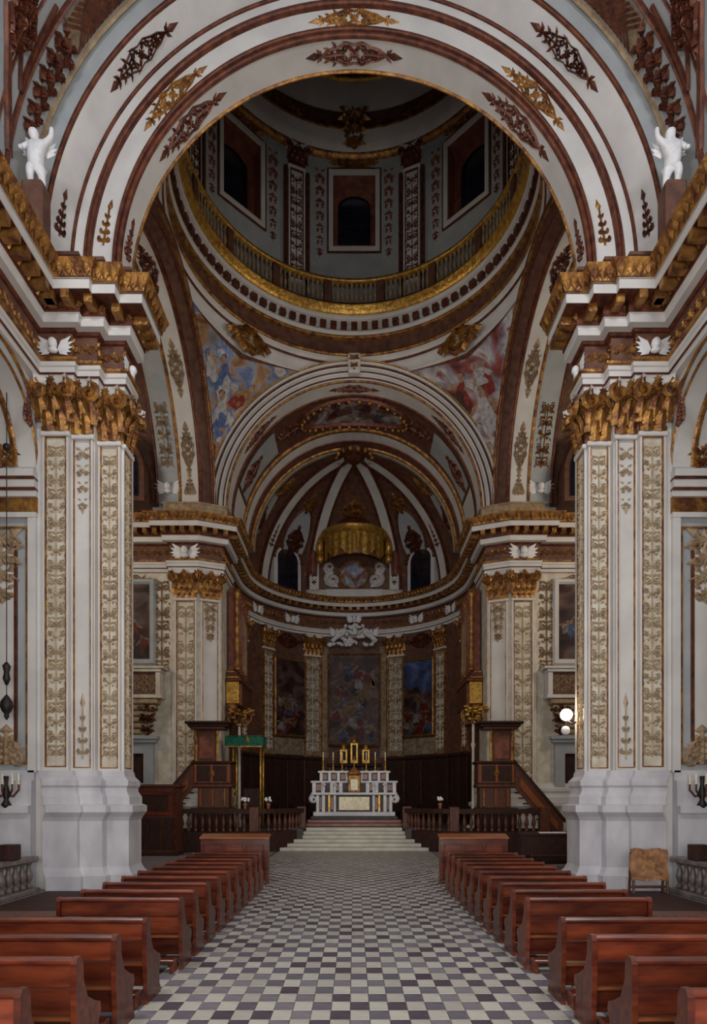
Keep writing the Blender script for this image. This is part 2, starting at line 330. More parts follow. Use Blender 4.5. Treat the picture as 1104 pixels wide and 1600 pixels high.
def capital(w, h, p=0.10):
    """gilded leaf capital in (u, h, z); z from 0"""
    mb = MB()
    mb.grid(lambda a, b: (a*(w/2)*(1+.12*b*b), p+.16*b*b*b, h*.86*b), lin(-1, 1, 5), lin(0, 1, 6))
    for s in (-1, 1): mb.grid(lambda a, b: (s*(w/2)*(1+.12*b*b), (p+.16*b*b*b)*a, h*.86*b), [0, 1], lin(0, 1, 6))
    def acanthus(u, z0, hh, ww, lift):
        mb.grid(lambda i, j: (u+ww*.5*j*(1-.75*max(0, i-.35))*(1+.25*sin(i*14)), p+.05+lift*(i**3)*1.1+(0.05 if j == 0 else 0), z0+hh*(i if i < .85 else .85-(i-.85)*1.2)), lin(0, 1, 7), [-1, 0, 1])
    n = max(2, round(w/.26))
    for k in range(n): acanthus(-w/2+w*(k+.5)/n, 0, h*.42, w/n*.95, .22)
    for k in range(n+1): acanthus(-w/2+w*k/n, h*.18, h*.52, w/n*.9, .28)
    for s in (-1, 1):
        t = MB(); spiral(t, 0, 0, .17*h+.03, pi/2, 1.5, .10, .08, -s, 14); mb.join(t, lambda x, y, z: (s*w*.5+x, y+p+.24, h*.74+z))
        t = MB(); spiral(t, 0, 0, .11*h, pi/2, 1.4, .07, .06, s, 10); mb.join(t, lambda x, y, z: (s*w*.16+x, y+p+.2, h*.76+z))
    ros = MB(); rosette(ros, 0, 0, .1*h, .08); mb.join(ros, lambda x, y, z: (x, y+p+.27, h*.9+z))
    return mb
def abacus(w, h, p=0.10):
    mb = MB(); n = 8
    mb.grid(lambda a, b: (a*(w*.62), (p+.16+.16*a*a)*b[0], h*b[1]), lin(-1, 1, n+1), [(0, .86), (.9, .86), (1, .9), (1, .97), (1.08, 1.0), (0, 1.0)]); return mb
def winged_head(s=1.0):
    """white cherub head between two wings, relief in (u, h, v)"""
    mb = MB(); mb.ball((0, .16*s, 0), .15*s, .15*s, .18*s, 10, 7); mb.ball((0, .12*s, -.2*s), .17*s, .12*s, .1*s, 8, 5)
    for q in (-1, 1):
        for k in range(5): 
            t = MB(); leaf(t, 0, 0, (0 if q > 0 else pi)+q*(.75-.33*k), (.62-.05*k)*s, .17*s, .09*s); mb.join(t, lambda x, y, z: (x+q*.1*s, y+.03*s, z-.08*s))
    return mb
def pilaster(parent, f, w, z0, z1, cap_h, body='cream', orn=None, fillet='gilt', proj=0.10, capmat='gilt', plain=False, n=9, ormat='relief', border='white'):
    """panelled pilaster on wall frame f: raised border, sunk panel, gilt fillet, ornament, capital"""
    b = min(.07, w*.085)
    m = MB()
    for u0, u1, a, c in ((-w/2, -w/2+b, z0, z1), (w/2-b, w/2, z0, z1), (-w/2+b, w/2-b, z0, z0+b*1.5), (-w/2+b, w/2-b, z1-b*1.5, z1)): m.box(u0, u1, 0, proj, a, c)
    m.xf(f).build('pilaster_border', border, parent)
    MB().box(-w/2+b, w/2-b, 0, proj*.45, z0+b*1.5, z1-b*1.5).xf(f).build('pilaster_panel', body, parent)
    m = MB(); e = b*.55
    for u0, u1, a, c in ((-w/2+b, -w/2+b+e, z0+b*1.5, z1-b*1.5), (w/2-b-e, w/2-b, z0+b*1.5, z1-b*1.5), (-w/2+b+e, w/2-b-e, z0+b*1.5, z0+b*1.5+e), (-w/2+b+e, w/2-b-e, z1-b*1.5-e, z1-b*1.5)): m.box(u0, u1, proj*.4, proj*1.1, a, c)
    m.xf(f).build('gilt_fillet', fillet, parent)
    if not plain:
        cm = candelabra(w-2*b-.08, z1-z0-.6, n); cm.xf(lambda u, h, z: f(u, h+proj*.45, z0+.3+z)).build('relief_ornament', ormat, parent)
    else:
        cm = MB(); spray((w-2*b)*.8, (z1-z0)*.2); 
        drop((w-2*b)*.85, (z1-z0)*.2, 4).xf(lambda u, h, z: f(u, h+proj*.45, z1-.25+z)).build('relief_ornament', ormat, parent)
        sp = spray((w-2*b)*.8, (z1-z0)*.2); sp.xf(lambda u, h, z: f(u, h+proj*.45, z0+.3+z)).build('relief_ornament', ormat, parent)
    if cap_h:
        MB().bbox(-w/2-.04, w/2+.04, 0, proj+.06, z1-.1, z1+.02, .02).xf(f).build('pilaster_neck', 'white', parent)
        capital(w, cap_h, proj).xf(lambda u, h, z: f(u, h, z1+z)).build('capital', capmat, parent)
        abacus(w, cap_h, proj).xf(lambda u, h, z: f(u, h, z1+z)).build('capital_abacus', 'white', parent)
def frame_rect(mb, f, u0, u1, z0, z1, b, d, h0=0.0):
    for a, c, e, g in ((u0-b, u0, z0-b, z1+b), (u1, u1+b, z0-b, z1+b), (u0, u1, z0-b, z0), (u0, u1, z1, z1+b)): mb.join(MB().box(a, c, h0, h0+d, e, g), f)
    return mb
def figures(lst, seed=1):
    """painted people for a fresco or canvas, in (u, h, v); material slots follow PNT"""
    rr = random.Random(seed); mb = MB()
    def blob(x, y, a, b, ang, mi, h):
        n = 11; c, s_ = cos(ang), sin(ang); vs = [(x, h, y)]
        for k in range(n):
            t = 2*pi*k/n; j = 1+.22*rr.uniform(-1, 1); p, q = a*cos(t)*j, b*sin(t)*j; vs.append((x+c*p-s_*q, h, y+s_*p+c*q))
        mb.add(vs, [(0, 1+k, 1+(k+1) % n) for k in range(n)], mi)
    z = 0.0
    for x, y, sc, lean, cl, cl2 in lst:
        z += .0015; d = lambda l, o=0: (x+sc*(l*sin(lean)+o*cos(lean)), y+sc*(l*cos(lean)-o*sin(lean)))
        blob(*d(-.55, .1), sc*.34, sc*.6, -lean+rr.uniform(-.4, .4), cl2, z); blob(*d(-.1), sc*.3, sc*.48, -lean, cl, z+.001)
        blob(*d(-.15, .28), sc*.14, sc*.45, -lean+.6, cl, z+.0015); blob(*d(.15, .42), sc*.09, sc*.34, -lean+1.1+rr.uniform(-.4, .4), 0, z+.002); blob(*d(.1, -.4), sc*.09, sc*.32, -lean-1.0, 0, z+.002)
        blob(*d(.5), sc*.15, sc*.18, -lean, 0, z+.003); blob(*d(.6), sc*.15, sc*.11, -lean, 5, z+.0025)
    return mb
PNT = ['pflesh', 'pwhite', 'pblue', 'pred', 'pochre', 'pdark']; PND = [q+'_d' for q in PNT]
# heights common to the whole church
ZP, ZC, ZA, ZF, ZS = 11.3, 12.55, 13.05, 13.75, 15.55
def entablature(parent, path, side, i0=0, i1=None, k=1.0, mod=0.42, gap=None):
    """architrave, frieze, two-stage gilded cornice along a plan path"""
    sw = lambda pr, name, m: sweep(pr, path, side, i0, i1).build(name, m, parent)
    sw([(0, ZC), (.14, ZC), (.14, ZC+.13), (.18, ZC+.15), (.18, ZC+.3), (.22, ZC+.32), (.22, ZC+.42)], 'architrave', 'white')
    sw([(.22, ZC+.42), (.28, ZC+.44), (.28, ZA), (.1, ZA)], 'architrave_fillet', 'gilt')
    sw([(.16, ZC+.13), (.2, ZC+.14), (.2, ZC+.165), (.17, ZC+.17)], 'architrave_fillet', 'giltdark')
    sw([(.1, ZA), (.1, ZF)], 'frieze', 'umber')
    sw([(.1, ZF-.02), (.16, ZF), (.2, ZF+.06), (.2, ZF+.08)], 'cornice_fillet', 'giltdark')
    sw([(.2, ZF+.06), (.36, ZF+.08), (.36, ZF+.27), (.40, ZF+.29), (.40, ZF+.31)], 'cornice_fascia', 'white')
    sw([(.40, ZF+.29), (.42, ZF+.33), (.42, ZF+.56), (.80, ZF+.57)], 'cornice_bed', 'giltdark')
    m = MB()
    for x, y, nx, ny in along(path, side, mod, .42, i0, i1, .9):
        m.join(MB().box(-.10, .10, 0, .36*k, ZF+.36, ZF+.56), fr(x, y, nx, ny))
        t = MB(); rosette(t, mod/2, ZF+.46, .10, .1, 5); m.join(t, fr(x, y, nx, ny))
    if m.v: m.build('cornice_brackets', 'gilt', parent, kind='stuff')
    sw([(.78, ZF+.55), (.80, ZF+.55), (.80, ZF+.76), (.83, ZF+.78)], 'cornice_corona', 'white')
    sw([(.80, ZF+.76), (.86, ZF+.80), (.90, ZF+.92), (1.0, ZF+1.04), (1.04, ZF+1.10)], 'cornice_crown', 'gilt')
    m = MB()
    for x, y, nx, ny in along(path, side, .21, .88, i0, i1):
        t = MB(); leaf(t, 0, 0, pi/2, .27, .15, .06); m.join(t, lambda u, h, z: fr(x, y, nx, ny)(u, h+z*.45, ZF+.8+z))
    for x, y, nx, ny in along(path, side, .3, .1, i0, i1):
        t = MB(); spiral(t, 0, 0, .13, 0, 1.2, .05, .05, 1, 8); leaf(t, .1, .1, .8, .16, .08, .04); m.join(t, lambda u, h, z: fr(x, y, nx, ny)(u, h, ZA+.35+z))
    if m.v: m.build('cornice_leaves', 'gilt', parent, kind='stuff')
    sw([(1.04, ZF+1.10), (0, ZF+1.14)], 'cornice_top', 'grey')

# ================================================================== THE SETTING
YC = 23.0                 # crossing centre
AY, AR = 34.5, 6.5        # apse centre and radius
SIDES = ((-1, 'left'), (1, 'right'))
# ---------------- floor: base, 300 nearest tiles as pieces, the rest as one field
floor = MB().box(-17, 17, -3.4, 42, -0.2, -0.03).build('floor', 'floorbase')
props(floor, 'church floor of chequered pale and slate tiles', 'floor', kind='structure')
TW, TD, TG = 0.2045, 0.288, 0.004
def tile_mb(w, d):
    m = MB(); b = .006
    m.add([(0, 0, -.03), (w, 0, -.03), (w, d, -.03), (0, d, -.03), (0, 0, -b), (w, 0, -b), (w, d, -b), (0, d, -b), (b, b, 0), (w-b, b, 0), (w-b, d-b, 0), (b, d-b, 0)],
          [(0, 1, 5, 4), (1, 2, 6, 5), (2, 3, 7, 6), (3, 0, 4, 7), (4, 5, 9, 8), (5, 6, 10, 9), (6, 7, 11, 10), (7, 4, 8, 11), (8, 9, 10, 11)]); return m
TM = ['tl0', 'tl1', 'td0', 'td1', 'td2']
tmesh = [tile_mb(TW-TG, TD-TG).mesh('tile', m) for m in TM]
rt = random.Random(3)
def tile_kind(i, j): return rt.choice((0, 0, 1)) if (i+j) % 2 == 0 else rt.choice((2, 2, 3, 4))
field = MB(); count = 0
for j in range(0, 76):
    y = 5.95+j*TD
    for i in range(-16, 16):
        x = -0.04+i*TW; k = tile_kind(i, j)
        if abs(x+TW/2) < 2.55 and count < 300 and y < 9.9 and y+TD > 6.3:
            place(tmesh[k], 'tile', floor, (x, y, 0)); count += 1
        else:
            t = MB(); t.add([(x, y, 0), (x+TW-TG, y, 0), (x+TW-TG, y+TD-TG, 0), (x, y+TD-TG, 0)], [(0, 1, 2, 3)], k)
            field.add(t.v, t.f, k)
for j in range(-32, 0):
    for i in range(-16, 16):
        x = -0.04+i*TW; y = 5.95+j*TD; field.add([(x, y, 0), (x+TW-TG, y, 0), (x+TW-TG, y+TD-TG, 0), (x, y+TD-TG, 0)], [(0, 1, 2, 3)], tile_kind(i, j))
field.build('tile_field', TM, floor, kind='stuff')
for sx, sd in SIDES:      # plain side floors under the pews, crossing and transepts
    MB().box(min(sx*3.26, sx*16), max(sx*3.26, sx*16), -3.4, 41, -.03, 0).build('side_paving', 'td1', floor)
# ---------------- choir platform and steps
cf = MB(); cf.prism([(-8.2, 28.35), (-2.3, 28.35), (-2.3, 29.6), (2.3, 29.6), (2.3, 28.35), (8.2, 28.35), (8.2, 29.3), (6.6, 29.6), (6.6, 40.5), (-6.6, 40.5), (-6.6, 29.6), (-8.2, 29.3)], 0, 0.93, 'z')
props(cf.build('floor_choir', 'darkstone'), 'raised dark choir floor behind the balustrades', 'floor', kind='structure')
st = props(empty('floor_choir_steps', (0, 27.4, 0), 0), 'broad pale stone steps leading up to the high altar', 'steps', kind='structure')
for k in range(6):
    hw = [3.55, 3.15, 2.8, 2.5, 2.3, 2.2][k]
    MB().bbox(-hw, hw, .37*k, 2.25, .155*k, .155*(k+1)-.004, .02).build('step', 'stone', st)
# ---------------- nave walls, near piers, chapel jambs
PED = [(.45, 0), (.45, .36), (.38, .42), (.33, .5), (.30, .56), (.30, 1.70), (.35, 1.80), (.45, 1.92), (.45, 2.08), (.32, 2.12), (.32, 2.30), (.26, 2.38), (.22, 2.44), (.22, 2.52), (.27, 2.58), (.27, 2.70), (.14, 2.82), (.11, 2.95), (0, 2.95)]
def near_path(sx): return [(7.9*sx, -3.4), (7.9*sx, 15.9), (7.05*sx, 15.9), (7.05*sx, 16.05), (6.5*sx, 16.05), (6.5*sx, 16.35), (5.95*sx, 16.35), (5.95*sx, 17.0)]
for sx, sd in SIDES:
    P = near_path(sx); side = -sx
    # nave wall with arched chapel opening
    wl = empty('wall_'+sd, (0, 0, 0), 0, 'white %s nave wall pierced by a gilt-edged chapel arch' % sd, 'wall', kind='structure')
    cy, cr, cz = 14.2, 1.72, 10.5
    m = MB(); X = 7.9*sx
    m.grid(lambda y, z: (X, y, z), [-3.4, 5, cy-cr], [0, cz, 12.6])
    m.grid(lambda a, t: (X, cy+cr*cos(a), (cz+cr*sin(a))*(1-t)+12.6*t), lin(0, pi, 25), [0, 1])
    m.build('wall_face', 'white', wl)
    arch([(cr, X), (cr, 12.6*sx)], cz, 24, 'x', cy).build('chapel_vault', 'white', wl, True)
    m = MB(); m.grid(lambda x, z: (x*sx, cy-cr, z), [7.9, 12.6], [0, cz]); m.grid(lambda y, z: (12.6*sx, y, z), [cy-cr, cy+cr], [0, cz+cr]); m.build('chapel_wall', 'white', wl)
    for r0, r1, b, mt in ((1.70, 1.78, .05, 'gilt'), (1.78, 2.02, .03, 'grey'), (2.02, 2.12, .07, 'gilt')):
        arch(roll(r0, r1, X, b*sx), cz, 24, 'x', cy).build('archivolt', mt, wl)
    arch([(cr-.03, 8.35*sx), (cr-.05, 8.4*sx), (cr-.05, 8.46*sx), (cr-.03, 8.5*sx)], cz, 24, 'x', cy).build('vault_fillet', 'gilt', wl)
    # spandrel ornament under the entablature
    o = spray(.7, 1.1); o.xf(lambda u, h, z: (X-sx*h, 15.45+u*.6, 11.3+z)).build('relief_ornament', 'giltdark', wl)
    # jamb that faces the viewer
    jb = MB(); jb.grid(lambda x, z: (x*sx, 15.92, z), [7.86, 12.6], [0, cz]); jb.build('chapel_jamb', 'grey', wl)
    fj = fr(0, 15.92, 0, -1)
    us = lambda a, b: (min(a*sx, b*sx), max(a*sx, b*sx))
    for z0, z1, d, mt in ((9.20, 9.32, .14, 'white'), (9.32, 9.72, .05, 'gilt'), (9.72, 9.86, .12, 'white'), (9.86, 9.92, .16, 'giltdark'), (9.92, 10.1, .2, 'white'), (10.1, 10.16, .24, 'giltdark'), (10.16, 10.34, .26, 'white')):
        u0, u1 = us(7.85, 12.6); MB().box(u0, u1, 0, d, z0, z1).xf(fj).build('impost_moulding', mt, wl)
    u0, u1 = us(7.86, 8.06); MB().box(u0, u1, 0, .12, 2.9, 9.2).xf(fj).build('jamb_strip', 'white', wl)
    u0, u1 = us(8.42, 11.6); MB().box(u0, u1, 0, .05, 3.6, 8.5).xf(fj).build('jamb_panel', 'white', wl)
    frame_rect(MB(), fj, u0, u1, 3.6, 8.5, .06, .08).build('jamb_panel_fillet', 'giltdark', wl)
    u0, u1 = us(8.14, 12.0); frame_rect(MB(), fj, u0, u1, 3.15, 8.95, .05, .06).build('jamb_panel_fillet', 'gilt', wl)
    drop(1.0, 1.75, 4, .08).xf(lambda u, h, z: fj(u+sx*8.72, h+.05, 8.85+z)).build('jamb_ornament', 'tan', wl)
    spray(1.0, 1.0, .09).xf(lambda u, h, z: fj(u+sx*8.62, h+.05, 3.1+z)).build('jamb_ornament', 'tan', wl)
    drop(.8, .9, 3, .08).xf(lambda u, h, z: fj(u+sx*8.72, h+.03, 11.05+z)).build('jamb_ornament', 'gilt', wl)
    for z0, z1, d in ((0, .4, .42), (.4, 1.9, .3), (1.9, 2.08, .42), (2.08, 2.5, .26), (2.5, 2.7, .24), (2.7, 2.95, .12)):
        u0, u1 = us(7.9, 12.6); MB().box(u0, u1, 0, d, z0, z1).xf(fj).build('jamb_plinth', 'marble', wl)
    entablature(wl, P, side, 0, 1)
    # pier
    pr = empty('wall_near_%s_pier' % sd, (0, 0, 0), 0, 'tall %s crossing pier with three stepped cream pilasters on a marble plinth' % sd, 'pier', kind='structure')
    sweep([(0, 0), (0, 15.6)], P+[(5.95*sx, 17.25), (16*sx, 17.25)], side, 1, 9).build('pier_core', 'white', pr)
    sweep(PED, P, side, 1).build('pier_plinth', 'marble', pr)
    faces = [((7.05+7.70)/2, 15.9, .64, 'cream', False), ((6.5+7.05)/2+.01, 16.05, .53, 'white', True), ((5.95+6.5)/2, 16.35, .55, 'cream', False)]
    for x, y, w, body, plain in faces:
        pilaster(pr, fr(x*sx, y, 0, -1), w, 2.95, ZP, ZC-ZP, body, plain=plain, n=22, proj=.09)
    pilaster(pr, fr(5.95*sx, 16.68, -sx, 0), .6, 2.95, ZP, ZC-ZP, 'cream', n=22, proj=.06)
    entablature(pr, P, side, 1, 7)
    sweep([(.3, ZF+1.1), (.3, ZS-.1), (.36, ZS-.08), (.36, ZS), (-.2, ZS)], P, side, 1).build('pier_attic', 'umber', pr)
    for x, y, z in ((7.38, 15.78, 13.4), ):
        winged_head(.75).xf(lambda u, h, v: fr(x*sx, y, 0, -1)(u, h, z+v)).build('cherub_relief', 'statue', pr, True)
    winged_head(.7).xf(lambda u, h, v: fr(5.85*sx, 16.6, -sx, 0)(u, h, 13.35+v)).build('cherub_relief', 'statue', pr, True)
# ---------------- nave vault
nv = empty('ceiling_nave', (0, 0, 0), 0, 'pale nave barrel vault with gilt lattice panels', 'vault', kind='structure')
arch([(7.9, -3.4), (7.9, 15.45)], ZS, 64).build('vault_shell', 'grey', nv, True)
m = MB(); m.grid(lambda a, t: (7.9*cos(a)*t, -3.4, ZS+7.9*sin(a)*t), lin(0, pi, 25), [0, 1]); m.build('west_lunette', 'white', nv)
for y0, y1, b, mt in ((15.26, 15.4, .08, 'tan'), (14.32, 14.46, .1, 'giltdark'), (13.9, 13.97, .06, 'giltdark')):
    arch([(7.9-b*sin(pi*k/4), y0+(y1-y0)*k/4) for k in range(5)], ZS, 64).build('vault_rib', mt, nv)
for a0 in (R_(33), R_(121)):       # lattice panels high on the vault, gilt sprays below them
    m = MB(); A = R_(26)
    for k in range(25):
        for d in (-1, 1):
            a = a0+A*k/24; b = a+d*R_(5.5)
            if b < a0 or b > a0+A: continue
            pts = [(a+(b-a)*q/4, 14.52+.66*q/4) for q in range(5)]
            for (a1, y1), (a2, y2) in zip(pts, pts[1:]):
                e = .006
                m.add([(7.84*cos(a1-e), y1, ZS+7.84*sin(a1-e)), (7.84*cos(a1+e), y1, ZS+7.84*sin(a1+e)), (7.84*cos(a2+e), y2, ZS+7.84*sin(a2+e)), (7.84*cos(a2-e), y2, ZS+7.84*sin(a2-e))], [(0, 1, 2, 3)])
    m.build('vault_lattice', 'giltdark', nv)
    arch([(7.87, 14.5), (7.87, 15.2)], ZS, 12, a0=a0, a1=a0+A).build('vault_lattice_ground', 'bronze', nv)
for a in (R_(36), R_(144)):
    s = 1 if a < pi/2 else -1
    drop(.75, 2.4, 6, .14).xf(arc_map(7.88, R_(33), 14.85, ZS) if s > 0 else (lambda u, h, v: arc_map(7.88, R_(147), 14.85, ZS)(u, h, -v))).build('vault_garland', 'giltdark', nv)
    cartouche(.8, 1.5, .14).xf(arc_map(7.88, R_(25) if s > 0 else R_(155), 13.7, ZS)).build('vault_ornament', 'giltdark', nv)
    arch([(7.9, 12.6), (7.84, 12.62), (7.84, 12.7), (7.9, 12.72)], ZS, 20, a0=a-R_(20), a1=a+R_(20)).build('vault_fillet', 'giltdark', nv)
for s in (-1, 1):
    for nm, w_, mt, pts in (('lunette_rib', .13, 'giltdark', [(14.42, 9), (14.2, 13), (13.95, 16.5), (13.7, 20), (13.3, 24)]), ('lunette_fillet', .05, 'giltdark', [(14.3, 18.5), (14.1, 20.8), (13.9, 23.3), (13.7, 26)]), ('lunette_fillet', .05, 'giltdark', [(14.3, 18.5), (14.27, 22), (14.24, 27), (14.2, 33)])):
        m = MB()
        def vp(D, a, o, h): aa = R_(a if s > 0 else 180-a); return ((7.88-h)*cos(aa), D, ZS+(7.88-h)*sin(aa)+o)
        m.grid(lambda i, q: vp(pts[i][0]+q[0]*w_, pts[i][1], 0, q[1]), list(range(len(pts))), [(-1, 0), (-.6, .06), (.6, .06), (1, 0)]); m.build(nm, mt, nv)
def added_window(no, label, c, n, w_, h_):
    """framed window added out of view behind an area light: centre c, normal n, size"""
    w = empty('window_%d' % no, c, 0, label, 'window', kind='structure'); q = Vector(n).to_track_quat('Y', 'Z'); w.rotation_mode = 'QUATERNION'; w.rotation_quaternion = q
    frame_rect(MB(), lambda u, h, z: (u, h, z), -w_/2, w_/2, -h_/2, h_/2, .14, .12, -.06).build('window_frame', 'white', w)
    MB().box(-w_/2, w_/2, -.06, -.02, -h_/2, h_/2).build('window_pane', 'glass', w)
    t = MB(); t.box(-.03, .03, -.02, .02, -h_/2, h_/2); t.box(-w_/2, w_/2, -.02, .02, -.03, .03); t.build('window_bars', 'iron', w)
for s, sd in SIDES:  # windows added out of view to give the area lights an opening
    added_window(13 if s < 0 else 14, '%s nave window added unseen behind its area light' % sd, (s*7.0, 3.5, 18.9), (-s*.9, 0, -.43), 4.2, 2.2)
    added_window(15 if s < 0 else 16, '%s transept end window added unseen behind its area light' % sd, (s*15.9, 22, 13), (-s, 0, 0), 3.2, 5.2)
# ---------------- near (nave) arch
na = empty('ceiling_near_arch', (0, 0, 0), 0, 'great white nave arch of stepped bands with red-gilt mouldings', 'arch', kind='structure')
for prof, nm, mt in (([(5.9, 16.85), (5.9, 16.12)], 'arch_soffit', 'white'), ([(6.08, 16.12), (6.62, 16.12)], 'arch_band', 'white'), ([(6.82, 16.12), (7.08, 16.12)], 'arch_band', 'white'), ([(7.14, 16.12), (7.46, 15.5)], 'arch_band', 'white'), ([(7.54, 15.5), (7.9, 15.42)], 'arch_band', 'grey')):
    arch(prof, ZS, 80).build(nm, mt, na, True)
for r0, r1, y, b, mt in ((5.86, 6.0, 16.14, .10, 'giltdark'), (5.98, 6.10, 16.14, .13, 'giltdark'), (6.60, 6.74, 16.14, .16, 'giltdark'), (6.73, 6.84, 16.14, .08, 'giltdark'), (7.06, 7.16, 16.14, .08, 'giltdark'), (7.44, 7.56, 15.52, .08, 'giltdark')):
    arch(roll(r0, r1, y, b), ZS, 80).build('arch_moulding', mt, na, True)
arch([(5.9, 16.85), (5.84, 16.87), (5.84, 16.9), (5.9, 16.92), (7.2, 16.92)], ZS, 80).build('arch_moulding', 'gilt', na, True)
for a in (R_(44), R_(90), R_(136)):
    cartouche(.5, 2.5, .05).xf(arc_map(5.9, a, 16.49, ZS)).build('arch_ornament', 'giltdark', na)
    cartouche(.42, 2.3, .05).xf(arc_map(6.35, a, 0, ZS, 16.12)).build('arch_ornament', 'gilt', na)
    cartouche(.42, 2.4, .05).xf(lambda u, h, v: ((7.3-h+u*.4)*cos(a+v/7.3), 15.8-u*.8-h, ZS+(7.3-h+u*.4)*sin(a+v/7.3))).build('arch_ornament', 'giltdark', na)
for s in (0, 1):
    fl = (lambda f: f) if s == 0 else (lambda f: (lambda u, h, v: (lambda p: (-p[0], p[1], p[2]))(f(u, h, v))))
    spray(.42, 1.1).xf(fl(arc_map(5.9, .1, 16.49, ZS))).build('arch_ornament', 'giltdark', na)
    spray(.36, 1.2).xf(fl(arc_map(6.35, .1, 0, ZS, 16.12))).build('arch_ornament', 'gilt', na)
    spray(.4, 1.2).xf(fl(lambda u, h, v: ((7.3-h+u*.4)*cos(.08+v/7.3), 15.8-u*.8-h, ZS+(7.3-h+u*.4)*sin(.08+v/7.3)))).build('arch_ornament', 'giltdark', na)
# ---------------- crossing side arches and transepts
for sx, sd in SIDES:
    sa = empty('ceiling_%s_arch' % sd, (0, 0, 0), 0, 'white %s transept arch edged with red-gilt mouldings' % sd, 'arch', kind='structure')
    arch([(5.8, 7.0*sx), (5.8, 7.75*sx)], ZS, 48, 'x', YC).build('arch_soffit', 'white', sa, True)
    arch([(5.8, 7.9*sx), (5.8, 8.9*sx), (6.1, 8.95*sx)], ZS, 48, 'x', YC).build('arch_soffit', 'grey', sa, True)
    arch([(5.8, 6.8*sx), (6.02, 6.42*sx), (6.6, 6.42*sx)], ZS, 48, 'x', YC).build('arch_face', 'umber', sa, True)
    for r0, r1, x, b, mt in ((5.98, 6.12, 6.44, .1, 'giltdark'), (6.3, 6.44, 6.44, .12, 'gilt'), (6.5, 6.64, 6.44, .1, 'giltdark')):
        arch(roll(r0, r1, x*sx, b*sx), ZS, 48, 'x', YC).build('arch_moulding', mt, sa, True)
    for x0, x1, mt in ((6.8, 7.0, 'giltdark'), (7.75, 7.9, 'gilt'), (8.78, 8.92, 'giltdark')):
        arch([(5.8-.07*sin(pi*k/4), (x0+(x1-x0)*k/4)*sx) for k in range(5)], ZS, 48, 'x', YC).build('arch_moulding', mt, sa, True)
    for a, l in ((R_(22), 2.2), (R_(52), 2.2), (R_(90), 2.2)):
        cartouche(.55, l, .07).xf(arc_map(5.8, a, 7.38*sx, ZS, axis='x', c=YC)).build('arch_ornament', 'tan' if a < 1 else 'giltdark', sa)
    spray(.6, 1.0).xf(arc_map(5.8, .06, 7.38*sx, ZS, axis='x', c=YC)).build('arch_ornament', 'tan', sa)
    candelabra(.6, 2.6, 5, .07).xf(arc_map(5.8, .25, 8.35*sx, ZS, axis='x', c=YC)).build('arch_ornament', 'gilt' if sx > 0 else 'tan', sa)
    winged_head(1.0).xf(arc_map(5.8, .12, 8.35*sx, ZS, axis='x', c=YC)).build('cherub_relief', 'statue', sa, True)
    # transept shell
    tr = empty('wall_%s_transept' % sd, (0, 0, 0), 0, 'shadowed %s transept beyond the crossing pier' % sd, 'transept', kind='structure')
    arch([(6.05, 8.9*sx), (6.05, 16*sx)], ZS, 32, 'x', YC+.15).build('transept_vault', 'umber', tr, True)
    m = MB(); m.grid(lambda y, z: (16*sx, y, z), [17.2, 29.3], [0, ZS]); m.grid(lambda a, t: (16*sx, YC+.15+6.05*cos(a)*t, ZS+6.05*sin(a)*t), lin(0, pi, 17), [0, 1]); m.build('transept_end', 'umber', tr)
